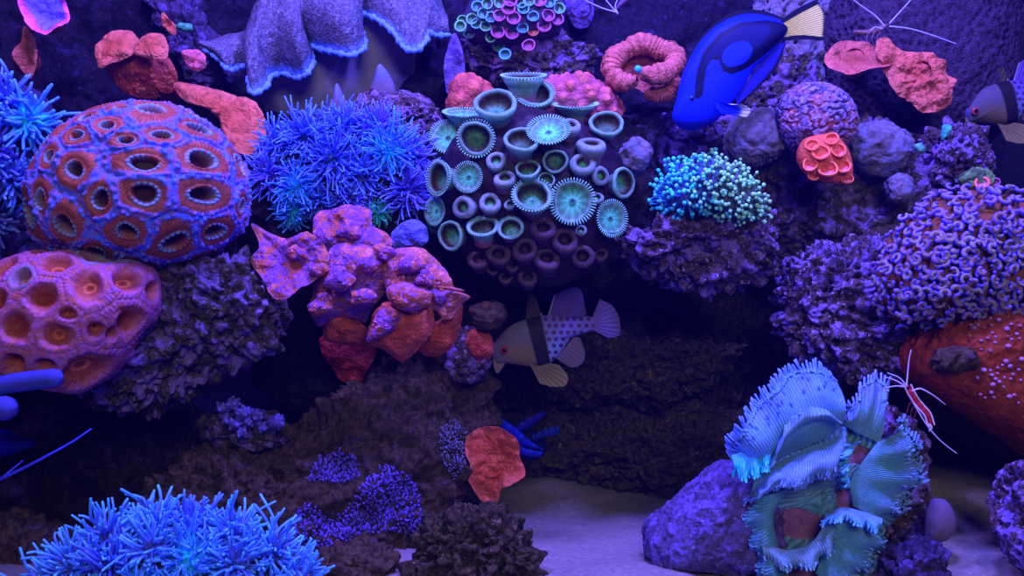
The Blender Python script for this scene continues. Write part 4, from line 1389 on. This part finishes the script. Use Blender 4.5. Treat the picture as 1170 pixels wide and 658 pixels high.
TEALC, PALE, BLU, CYN = (.10, .34, .40), (.15, .38, .48), (.12, .26, .85), (.05, .60, .95)
FANS = [
    # A (root line), B (outer edge), YA, YB, bulge, ridges, tip colour, base colour, fringe, length
    ([(868, 542), (890, 512), (915, 488), (940, 480), (962, 486)], [(888, 520), (894, 492), (914, 470), (938, 466), (956, 478)], .02, [.012, .008, .008, .012, .02], .010, 20, (.14, .34, .62), (.15, .36, .46), 1, 3),
    ([(858, 548), (892, 524), (925, 508), (950, 496), (963, 484)], [(835, 522), (843, 497), (866, 464), (889, 438), (918, 421), (941, 425), (957, 434)], .03, [.03, .015, .02, .03, .04, .045, .045], .016, 34, (.10, .26, .95), (.13, .36, .52), 46, 11),
    ([(862, 540), (892, 526), (925, 512), (955, 500), (964, 492)], [(848, 578), (864, 566), (892, 556), (926, 550), (950, 540), (962, 522)], .02, [.03, .01, .0, .0, .01, .02], .010, 30, (.12, .26, .62), (.14, .34, .52), 40, 7),
    ([(962, 484), (975, 492), (992, 500), (1004, 506)], [(968, 474), (984, 447), (998, 431), (1009, 436), (1013, 458)], .035, [.04, .035, .04, .045, .05], .008, 14, (.16, .28, .80), PALE, 16, 9),
    ([(1002, 506), (985, 528), (972, 550), (975, 578)], [(1030, 480), (1041, 500), (1050, 526), (1048, 550), (1034, 574), (1012, 594)], .025, [.04, .045, .05, .05, .045, .035], .014, 36, (.16, .34, .60), TEALC, 50, 14),
    ([(942, 586), (946, 602), (942, 626), (932, 655)], [(1010, 596), (1006, 624), (990, 650), (962, 682)], .018, [.035, .03, .025, .02], .013, 30, (.14, .34, .50), TEALC, 30, 7),
    ([(902, 556), (884, 588), (888, 622), (894, 660)], [(852, 568), (852, 594), (860, 628), (870, 668)], .022, [.03, .025, .025, .025], .010, 24, (.10, .36, .60), TEALC, 26, 6),
    ([(868, 616), (900, 628), (926, 620), (946, 592)], [(872, 640), (905, 650), (934, 642), (958, 616)], .016, [.012, .008, .008, .012], .005, 22, (.16, .40, .55), (.16, .34, .42), 18, 4),
    ([(984, 504), (974, 516), (968, 534), (972, 552)], [(960, 508), (962, 524), (964, 545), (966, 560)], .022, [.014, .010, .010, .014], .006, 14, (.08, .50, .95), (.14, .42, .62), 12, 4),
    ([(944, 588), (960, 580), (985, 584), (1008, 592)], [(940, 600), (962, 592), (986, 600), (1006, 606)], .014, [.006, .002, .004, .012], .004, 20, (.08, .48, .92), (.16, .40, .60), 18, 5),
    ([(836, 520), (848, 516), (862, 512), (880, 512)], [(838, 540), (850, 545), (864, 540), (880, 530)], .016, [.008, .004, .004, .010], .004, 14, (.03, .70, .95), (.06, .52, .92), 14, 6),
]
tents = []
for A, B, YA, YB, bl, nrid, tip, base, nfr, ln in FANS:
    m, a, b, G = strip(A, B, YA, YB, nu=nrid * 14, nv=36, th=.003, bulge=bl, ridge=nrid * 1.35, ramp_=.0003, col=fancol(tip, base, nrid * 1.35), wav=.006, wk=3.3)
    m.build('fold', M['tent'], root)
    nu = len(a)
    nf2 = int(nfr * 1.7)
    for k in range(nf2):
        i = int(np.clip((k + .5) / nf2 * nu + rng.normal(0, 1), 1, nu - 2))
        p = G[i, -2]
        d_ = nrm(G[i, -1] - G[i, -6]) + rng.normal(0, .22, 3)
        d_ = nrm(d_)
        s = S(p[1])
        L = ln * s * rng.uniform(.7, 1.3)
        q = np.array([p - d_ * L * .3, p + d_ * L * .4, p + d_ * L + np.array([0, 0, .2 * L])])
        t = MB()
        t.tubes(resample(q, 6)[None], np.linspace(1.9, 1.35, 6)[None] * s, ramp(np.linspace(0, 1, 6), [(0, base), (.6, tip), (1, np.minimum(1, np.array(tip) * 1.15 + .04))]), 6)
        tents.append(t)
    # short nubs over the fold itself
    for k in range(nfr):
        i, j = rng.randint(2, nu - 2), rng.randint(24, 35)
        p = G[i, j]
        s = S(p[1])
        d_ = nrm(nrm(G[i, j] - G[i, j - 4]) + np.array([0, -.7, .1]) + rng.normal(0, .2, 3))
        q = np.array([p - d_ * 2 * s, p + d_ * 2 * s, p + d_ * 4.5 * s])
        t = MB()
        t.tubes(q[None], np.array([[1.6, 1.5, 1.1]]) * s, np.array([lerp(base, tip, .6), lerp(base, tip, .9), np.minimum(1, np.array(tip) * 1.2 + .05)]), 6)
        tents.append(t)
rng.shuffle(tents)
emit_many('tentacle', tents, M['tent'], root)


# ------------------------------------------------------------------ fish
def pxy(V, Y):
    return 585 + V[:, 0] / S(Y), 329 - V[:, 2] / S(Y)


def fin(name, root, A, B, Y, col, th=.0012, ridge=14, mat='fin', YB=None, wav=0.):
    m, a, b, G = strip(A, B, Y, Y if YB is None else YB, nu=90, nv=22, th=th, ridge=ridge, ramp_=.00025, col=col, wav=wav, wk=1.5)
    return m.build(name, M[mat], root)


def eye(root, c, r, white=(.5, .3, .1)):
    m = MB()
    m.ball(c, r, white, 12, (1, .55, 1))
    o = m.build('eye', M['eye'], root)
    m = MB()
    m.ball(np.asarray(c) + [0, -r * .35, 0], r * .58, (.004, .004, .006), 10, (1, .5, 1))
    m.build('pupil', M['eye'], o)


# the blue tang
Z3 = lambda pts: [(740 + x / 3.986, y / 3.986) for x, y in pts]
TY = .165
root = thing('blue_tang', P(815, 152, TY), 'royal blue tang fish with black markings and yellow tail swimming head down', 'fish')
BODY = Z3([(116, 548), (132, 450), (155, 350), (190, 275), (240, 200), (300, 135), (370, 95), (450, 80), (540, 88), (610, 102), (640, 130), (622, 168), (590, 205), (540, 260), (480, 320), (440, 390), (400, 450), (350, 510), (300, 560), (230, 590), (160, 588)])
V, F, d = blob(BODY, TY, .0125, .0125, 190, .80, centre=(818, 85))
x, y = pxy(V, TY)
PAL = Z3([(203, 455), (206, 400), (215, 335), (245, 245), (320, 160), (420, 108), (540, 96), (632, 112), (640, 135), (600, 190), (520, 262), (430, 328), (370, 352), (326, 336), (312, 287), (280, 285), (258, 320), (250, 370), (240, 445), (220, 462)])
ins = inpoly(x, y, PAL)
inner = inpoly(x, y, Z3([(240, 330), (262, 260), (330, 180), (420, 130), (530, 116), (560, 150), (500, 215), (470, 230), (462, 215), (430, 200), (390, 222), (340, 240), (318, 275), (280, 268), (255, 300)]))
ex, ey_ = (x - (740 + 395 / 3.986)) , (y - 258 / 3.986)
ca, sa = math.cos(-.55), math.sin(-.55)
ov = ((ex * ca + ey_ * sa) / 18.5) ** 2 + ((-ex * sa + ey_ * ca) / 12.5) ** 2 < 1
Cb = np.tile((.004, .022, .90), (len(V), 1))
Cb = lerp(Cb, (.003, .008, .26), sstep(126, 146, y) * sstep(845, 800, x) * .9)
Cb = np.where(ins[:, None], (.002, .003, .035), Cb)
Cb = np.where((ins & inner)[:, None], (.002, .004, .075), Cb)
Cb = np.where(ov[:, None], (.004, .024, .90), Cb)
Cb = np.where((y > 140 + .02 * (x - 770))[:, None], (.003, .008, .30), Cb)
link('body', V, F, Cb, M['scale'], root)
NAVY, BLK = (.003, .006, .22), (.002, .002, .02)
fin('dorsal_fin', root, Z3([(190, 290), (260, 190), (340, 125), (450, 92), (560, 100), (618, 112)]), Z3([(172, 285), (228, 185), (320, 95), (430, 46), (540, 52), (625, 84)]), TY + .001,
    lambda U, W: lerp((.004, .020, .75), BLK, sstep(.45, .65, W)), ridge=0)
fin('anal_fin', root, Z3([(600, 190), (530, 262), (480, 330), (440, 395), (400, 452)]), Z3([(632, 195), (590, 300), (520, 385), (460, 440), (410, 482)]), TY + .001,
    lambda U, W: lerp((.010, .010, .40), BLK, sstep(.7, .9, W)), ridge=0)
fin('tail_fin', root, Z3([(604, 108), (585, 150), (560, 188)]), Z3([(772, 12), (800, 60), (802, 110), (798, 172)]), TY,
    lambda U, W: lerp(lerp((.50, .46, .08), (.62, .62, .16), W), BLK, sstep(.94, 1.0, W) * .5), ridge=16, th=.0016)
fin('tail_margin', root, Z3([(596, 100), (680, 40), (768, -4)]), Z3([(606, 112), (690, 62), (778, 16)]), TY - .0004, BLK, ridge=0, th=.002)
fin('tail_margin', root, Z3([(555, 186), (680, 160), (800, 168)]), Z3([(552, 198), (680, 178), (806, 182)]), TY - .0004, BLK, ridge=0, th=.002)
fin('pectoral_fin', root, Z3([(300, 455), (310, 490), (335, 520)]), Z3([(385, 478), (440, 478), (470, 500), (455, 530), (400, 520)]), TY - .012,
    lambda U, W: lerp((.005, .03, .85), (.36, .40, .44), sstep(.68, .82, W)), ridge=9, YB=TY - .022)
eye(root, P(790.5, 113, TY - .0095), .0032, (.01, .03, .5))

# spotted cardinalfish
def cardinal(label, fx, fy, Y, dim=1.):
    Z6 = lambda pts: [(fx(540 + x / 5.06), fy(320 + y / 5.06)) for x, y in pts]
    inv = lambda vx, f: vx
    root = thing('cardinalfish', P(*Z6([(330, 500)])[0], Y), label, 'fish', 'spotted cardinalfish')
    poly = Z6([(105, 418), (125, 365), (165, 310), (220, 262), (300, 228), (400, 205), (500, 210), (600, 218), (665, 208), (700, 222), (705, 290), (660, 305), (600, 318), (560, 350), (520, 405), (480, 455), (430, 492), (340, 500), (250, 488), (180, 480), (135, 478), (122, 455)])
    V, F, d = blob(poly, Y, .0115, .0115, 150, .8, centre=Z6([(380, 345)])[0])
    x, y = pxy(V, Y)
    k = abs(fx(1.) - fx(0.)) * 1.0
    zx = (x - fx(540.)) / k * 5.06
    zy = (y - fy(320.)) / k * 5.06
    C = lerp((.15, .13, .21), (.22, .16, .08), sstep(330, 440, zy) * sstep(140, 260, zx))
    C = lerp(C, (.22, .17, .12), sstep(.1, .4, fbm(np.c_[zx / 16, zx * 0, zy / 60], 2)) * sstep(200, 260, zx) * .7)
    C = lerp(C, (.10, .12, .60), np.exp(-((zx - 108) / 22) ** 2 - ((zy - 420) / 34) ** 2))
    rear = sstep(0, 14, zx - (392 + .18 * (zy - 205)))
    C = lerp(C, lerp((.18, .14, .62), (.22, .32, .62), sstep(250, 420, zy)), rear)
    gy = np.floor((zy - 205) / 38)
    gx = (zx - 400 - 20 * (gy % 2)) / 42
    jx = .12 * np.sin(gy * 3.1 + np.floor(gx) * 5.3)
    r2 = np.hypot((gx - np.floor(gx) - .5 + jx) * 42, ((zy - 205) / 38 - gy - .5) * 38)
    C = lerp(C, (.10, .035, .16), (1 - sstep(10, 15, r2)) * rear)
    band = sstep(-8, 4, zx - (308 + .26 * (zy - 225))) * sstep(8, -4, zx - (392 + .20 * (zy - 205)))
    C = lerp(C, (.022, .018, .026), band)
    C = lerp(C, (.30, .20, .10), sstep(660, 705, zx) * .3)
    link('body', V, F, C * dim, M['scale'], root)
    OL = (.05, .04, .02)
    fin('first_dorsal_fin', root, Z6([(305, 235), (350, 222), (402, 210)]), Z6([(322, 82), (338, 72), (352, 88), (402, 200)]), Y, lambda U, W: lerp(OL, (.40, .40, .42), sstep(.86, .97, U) * .7), ridge=5, th=.0016)
    fin('second_dorsal_fin', root, Z6([(435, 205), (530, 215), (640, 212)]), Z6([(470, 88), (530, 55), (605, 42), (660, 195)]), Y, lambda U, W: lerp((.12, .07, .34), (.34, .34, .46), sstep(.06, .01, U)), ridge=10, mat='glass_fin')
    fin('anal_fin', root, Z6([(480, 448), (530, 395), (590, 322)]), Z6([(520, 480), (580, 506), (636, 478), (650, 440), (625, 340)]), Y, (.24, .16, .34), ridge=10, mat='glass_fin')
    fin('pelvic_fin', root, Z6([(330, 485), (380, 495), (440, 480)]), Z6([(390, 600), (480, 618), (540, 608), (550, 560), (500, 490)]), Y - .008, lambda U, W: lerp((.16, .12, .05), (.24, .19, .08), W), ridge=8)
    fin('tail_fin', root, Z6([(692, 218), (700, 255), (696, 292)]), Z6([(735, 110), (810, 150), (852, 240), (846, 322), (790, 335)]), Y, lambda U, W: lerp((.22, .14, .44), (.16, .10, .36), W), ridge=10, mat='glass_fin')
    fin('lower_jaw', root, Z6([(118, 440), (150, 470), (190, 478)]), Z6([(122, 500), (140, 540), (175, 505)]), Y - .002, (.20, .14, .14), ridge=0, th=.004)
    c = P(*Z6([(184, 405)])[0], Y - .0085)
    eye(root, c, 27 / 5.06 * k * S(Y), (.40, .05, .06))
    return root


cardinal('spotted cardinalfish with red eye and dark band in front of the cave', lambda x: x, lambda y: y, .20)
cardinal('second cardinalfish half hidden at the right edge behind the coral rubble', lambda x: 1115 + (x - 577) * .88, lambda y: 127 + (y - 400) * .88, .27, .55)  # same fish, body colour darkened to stand for weaker light


# ------------------------------------------------------------------ shrimps
def path(pts, Y):
    return np.array([P(x, y, (Y[i] if np.ndim(Y) else Y)) for i, (x, y) in enumerate(pts)])


def wire(name, mat, root, pts, Y, r0, r1, C, n=6, k=24):
    m = MB()
    m.tubes(resample(path(pts, Y), k)[None], np.linspace(r0, r1, k)[None] * S(.05), C, n)
    return m.build(name, M[mat], root)


root = thing('cleaner_shrimp', P(1050, 470, .045), 'red and white cleaner shrimp with long white feelers beside the frilly teal coral', 'shrimp')
bp = resample(path([(1036, 440), (1042, 452), (1051, 464), (1058, 472), (1063, 486)], .045), 40)
t = np.linspace(0, 1, 40)
m = MB()
m.tubes(bp[None], (np.interp(t, [0, .12, .4, .75, 1], [1.6, 4.0, 4.6, 4.2, 2.4]) * (1 + .06 * np.sin(t * 42)) * S(.045))[None], np.tile((.46, .03, .05), (40, 1)), 14)
m.build('body', M['shell'], root)
side = np.array([S(.045), 0, 0.4 * S(.045)])
for k, nm in ((3.4, 'stripe'), (-3.6, 'stripe')):
    m = MB()
    m.tubes((bp + side * k - np.array([0, .0022, 0]))[None], (np.full((1, 40), .95) * S(.045)), (.85, .75, .95), 6)
    m.build(nm, M['shell'], root)
wire('tail_fan', 'shell', root, [(1060, 484), (1064, 489), (1062, 492)], .044, 2.6, 1.2, (.80, .70, .90))
WH = (.62, .55, .95)
for pts in ([(1036, 440), (1037, 428), (1040, 404), (1041, 400)], [(1036, 441), (1028, 432), (1014, 426)], [(1035, 442), (1024, 435), (1012, 431)], [(1035, 442), (1024, 441), (1012, 443)],
            [(1042, 447), (1050, 444), (1062, 449), (1080, 462)], [(1039, 452), (1048, 468), (1060, 487), (1074, 503), (1093, 518)]):
    wire('antenna', 'shell', root, pts, .040, 1.0, .55, WH)
for dx in (0, 4, 8):
    wire('leg', 'shell', root, [(1044 + dx, 456 + dx), (1038 + dx, 464 + dx), (1036 + dx, 472 + dx)], .05, .6, .35, (.5, .08, .12))
eye(root, P(1038, 443, .040), .0013, (.02, .02, .02))

root = thing('cleaner_shrimp', P(1008, 34, .235), 'dim brown shrimp with long pale blue feelers perched behind the bright orange mushroom', 'shrimp')
bp = resample(path([(1014, 28), (1004, 34), (990, 37), (976, 36)], .24), 30)
t = np.linspace(0, 1, 30)
m = MB()
m.tubes(bp[None], (np.interp(t, [0, .15, .5, 1], [1.5, 3.6, 4.0, 1.6]) * S(.24))[None], (.16, .09, .10), 12)
m.build('body', M['shell'], root)
for pts in ([(1011, 30), (1000, 18), (986, 8), (970, -4)], [(1016, 27), (1028, 14), (1046, -6)], [(1016, 30), (1040, 33), (1064, 40), (1092, 50)], [(1008, 33), (1000, 31), (994, 35)]):
    wire('antenna', 'shell', root, pts, .225, 1.25, .8, (.38, .42, .98))
for dx in (0, -6, -12):
    wire('leg', 'shell', root, [(1006 + dx, 36), (1002 + dx, 44), (1004 + dx, 50)], .235, .7, .4, (.2, .14, .2))

root = thing('cleaner_shrimp', P(715, -8, .24), 'shrimp at the top edge dangling pale blue feelers left of the blue tang', 'shrimp')
bp = resample(path([(704, 10), (712, 2), (724, -6), (740, -8)], .25), 30)
m = MB()
m.tubes(bp[None], (np.interp(t, [0, .15, .5, 1], [1.2, 3.0, 4.0, 1.6]) * S(.24))[None], (.10, .06, .14), 12)
m.build('body', M['shell'], root)
for pts in ([(704, 14), (690, 10), (674, 3), (658, -6)], [(705, 15), (699, 8), (688, -5)], [(706, 16), (703, 8), (708, -5)]):
    wire('antenna', 'shell', root, pts, .24, 1.1, .8, (.32, .38, .98))

# ------------------------------------------------------------------ small life
root = thing('finger_coral', P(-20, 470, .02), 'two smooth blue finger-like branches reaching in from the left edge', 'coral')
for pts, r in (([(-60, 456), (-20, 446), (20, 437), (62, 432)], (12, 11)), ([(-60, 470), (-30, 468), (-10, 467), (8, 466)], (15, 14))):
    m = MB()
    q = resample(path(pts, [.02, .01, .005, .0]), 30)
    m.tubes(q[None], np.linspace(r[0], r[1], 30)[None] * S(.0), (.05, .06, .38), 24)
    m.build('branch', M['leather'], root)
root = thing('sea_whip', P(-5, 550, .03), 'thin bright blue whip curving up from the lower left edge', 'coral')
wire('branch', 'tent', root, [(-20, 556), (20, 538), (55, 520), (85, 503), (104, 490)], [.03, .02, .02, .03, .04], 2.4, 1.0, (.05, .07, .85))
wire('branch', 'tent', root, [(-10, 555), (8, 541), (20, 531), (26, 526)], [.03, .03, .035, .04], 1.5, .8, (.05, .07, .7))
lumpy('tube_sponge', 'blurred deep blue sponge in the dark at the lower left edge', 'sponge', [(-30, 500), (0, 492), (18, 500), (40, 505), (20, 516), (0, 522), (-30, 520)], .15, .012, .02,
      lambda V, b: lerp((.01, .02, .35), (.01, .02, .45), b), .001, 90, 40, mat='leather')

# star polyp mats: short crowded tubes nobody could count
def mat_of_polyps(label, polys, num, col, seed, r=1.5, L=4.2, name='star_polyp_mat', sep=2.2):
    rng = np.random.RandomState(seed)
    m = MB()
    P_, R_, C_ = [], [], []
    for poly in polys:
        for x, y, p, nn in bumps_on(TREES['B9'], poly, num, rng, sep):
            s = S(p[1])
            dr = nrm(nn + rng.normal(0, .45, 3) + np.array([.2, -.3, .3]))
            l = L * s * rng.uniform(.6, 1.3)
            P_.append(np.array([p - nn * s, p + dr * l * .5, p + dr * l + np.array([0, 0, .3 * l])]))
            R_.append(np.array([r, r, r * .9]) * s * rng.uniform(.8, 1.2))
            k = rng.uniform(.6, 1.15)
            C_.append(np.array([np.array(col) * .35, np.array(col) * .7 * k, np.array(col) * k]))
    m.tubes(np.array(P_), np.array(R_), np.clip(np.array(C_), 0, 1), 6)
    o = m.build(name, M['tent'])
    return tag(o, label, 'coral', None, 'stuff')


mat_of_polyps('small round violet polyp mat on the upper brown slope', [[(353, 552), (360, 528), (384, 514), (406, 522), (410, 545), (390, 554), (372, 550)]], 170, (.16, .11, .66), 71)
mat_of_polyps('long violet polyp mat spreading over the foot of the brown slope', [[(330, 612), (338, 586), (352, 572), (374, 590), (398, 582), (412, 556), (440, 534), (466, 540), (478, 566), (482, 598), (470, 612), (446, 606), (410, 612), (380, 626), (345, 626)]], 620, (.15, .10, .64), 72)
mat_of_polyps('faded grey-violet polyp mat along the right rim of the brown slope', [[(500, 495), (516, 480), (532, 492), (532, 535), (520, 548), (506, 530)]], 150, (.20, .18, .44), 73, 1.2, 3.2)

root = thing('nodule_coral', P(280, 495, .12), 'row of small blue-violet knobs on the shaded rock left of centre', 'coral')
for i, (x, y, r) in enumerate([(254, 466, 7), (266, 462, 8), (278, 472, 8), (268, 484, 7), (283, 482, 6), (294, 474, 8), (300, 488, 6), (316, 482, 9), (276, 494, 6), (258, 478, 5)]):
    p = P(x, y, .125)
    m = MB()
    m.ball(p, r * S(.12), (.16, .13, .62), 20, (1, 1, .9))
    V, F, C = m.arrays()
    f1, _ = worley(V * 260)
    V = V + nrm(V - p) * (.0022 * (1 - sstep(.1, .6, f1)))[:, None]
    link('knob', V, F, lerp((.08, .06, .30), (.17, .15, .70), 1 - sstep(.1, .6, f1)), M['tent'], root)
tag(rock('B33', [(225, 470), (260, 470), (320, 484), (335, 505), (280, 520), (230, 500)], .16, .03, .06, 'dark ledge under the row of blue-violet knobs', 'rock_grey', n=60, seed=40), group='live rocks of the reef')
rock('B34', [(532, 352), (545, 344), (576, 347), (580, 360), (570, 376), (540, 372)], .15, .012, .03, 'smooth olive-blue stub of rock above the cardinalfish snout', 'rock_brown', n=40, seed=41, amp=.003, rid=.002)
rock('B35', [(505, 400), (530, 372), (566, 376), (568, 420), (545, 440), (510, 430)], .17, .015, .05, 'mottled violet-brown rock left of the cardinalfish chin', 'rock_purple', n=60, seed=42)

# pale tube sponge on the right
V, F, d = blob([(1057, 604), (1060, 582), (1067, 570), (1078, 570), (1088, 582), (1090, 606), (1078, 618), (1058, 616)], .05, .012, .012, 40, .8)
tag(link('tube_sponge', V, F, np.tile((.16, .11, .22), (len(V), 1)), M['leather']), 'smooth mauve thumb-shaped sponge right of the frilly teal coral', 'sponge')

# the blue clam in the hollow
root = thing('clam', P(600, 522, .25), 'electric blue rippled clam peeking out of the hollow behind the rust red mushroom', 'clam')
for A, B, c in (([(560, 478), (580, 500), (600, 512), (618, 512)], [(565, 472), (588, 488), (608, 505), (622, 514)], (.01, .03, .95)),
                ([(562, 484), (580, 508), (598, 520), (616, 522)], [(562, 478), (582, 500), (600, 512), (620, 516)], (.02, .05, .98)),
                ([(590, 496), (600, 492), (612, 484), (624, 474)], [(588, 490), (598, 480), (610, 474), (622, 470)], (.02, .02, .40)),
                ([(610, 505), (620, 500), (632, 498), (640, 494)], [(608, 498), (618, 492), (630, 488), (638, 486)], (.02, .04, .35))):
    m, a, b, G = strip(A, B, .245, .235, nu=80, nv=14, th=.003, col=c, wav=.002, wk=4, bulge=.004)
    m.build('mantle_lip', M['tent'], root)
V, F, d = blob([(558, 476), (580, 480), (610, 492), (626, 512), (612, 526), (585, 522), (562, 500)], .265, .012, .015, 40)
link('shell', V, F, np.tile((.01, .01, .10), (len(V), 1)), M['leather'], root)

# yellow-green patch with two ring polyps, upper right
V, F, d = blob([(1098, 206), (1108, 192), (1124, 192), (1136, 202), (1134, 216), (1112, 220)], .16, .012, .02, 40)
V = V + vnormals(V, F) * (.003 * fbm(V * 110, 3))[:, None]
TREES['zg'] = tree(V, F)
root = thing('button_polyp_colony', P(1118, 220, .16), 'two tiny orange ring polyps on a yellow-green patch above the hammer coral', 'coral')
link('base', V, F, lerp((.06, .12, .06), (.16, .34, .10), sstep(-.2, .3, fbm(V * 120, 2))), M['fuzzy'], root)
cup(root, 1122, 209, 8, 6.5, 'ring', TREES['zg'], rim=(.95, .25, .14), inner=(.6, .15, .3), core=(.6, .4, .7), colm=(.5, .1, .06), seed=401, lift=.3, Lc=.6)
cup(root, 1137, 208, 5, 5, 'ring', TREES['zg'], rim=(.60, .16, .5), inner=(.3, .08, .3), core=(.4, .2, .5), colm=(.3, .08, .2), seed=402, lift=.3, Lc=.6)
lumpy('algae_tuft', 'bright green fleck of algae on the rubble beside the orange mushroom', 'algae', [(1076, 152), (1082, 142), (1086, 144), (1082, 156), (1077, 160)], .185, .004, .006,
      lambda V, b: lerp((.04, .35, .25), (.08, .65, .40), b), .001, 160, 24, mat='tent')
lumpy('algae_tuft', 'pale green oval fleck of algae left of the yellow-green patch', 'algae', [(1046, 166), (1051, 163), (1057, 170), (1056, 175), (1049, 173)], .185, .004, .006,
      lambda V, b: lerp((.06, .30, .20), (.12, .55, .32), b), .001, 160, 24, mat='tent')
lumpy('algae_tuft', 'little green stalk of algae on the blue-lit rock between red mushrooms and leather coral', 'algae', [(200, 30), (210, 27), (219, 29), (219, 34), (208, 35)], .245, .004, .01,
      lambda V, b: lerp((.04, .25, .16), (.08, .45, .26), b), .001, 160, 24, mat='tent')

# nodules and a stone on the orange ledge
root = thing('nodule_coral', P(1140, 440, .06), 'pale pink-violet knobs scattered over the orange ledge at the right edge', 'coral')
rng = np.random.RandomState(91)
pcs = []
for x, y, p, nn in bumps_on(TREES['B15'], [(1085, 372), (1130, 350), (1190, 345), (1190, 490), (1150, 470), (1120, 452), (1108, 440), (1130, 410)], 90, rng, 5.5):
    m = MB()
    r = rng.uniform(1.6, 3.6) * S(p[1])
    m.ball(p + nn * r * .3, r, lerp((.36, .12, .18), (.42, .24, .52), rng.rand()), 10, (1, 1, .85))
    pcs.append(m)
emit_many('knob', pcs, M['warty'], root)
rock('B36', [(1064, 412), (1074, 398), (1098, 394), (1118, 404), (1116, 420), (1092, 428), (1070, 426)], .035, .012, .03, 'small olive stone resting on the orange ledge at right', 'rock_brown', n=50, seed=51, amp=.004, rid=.004)
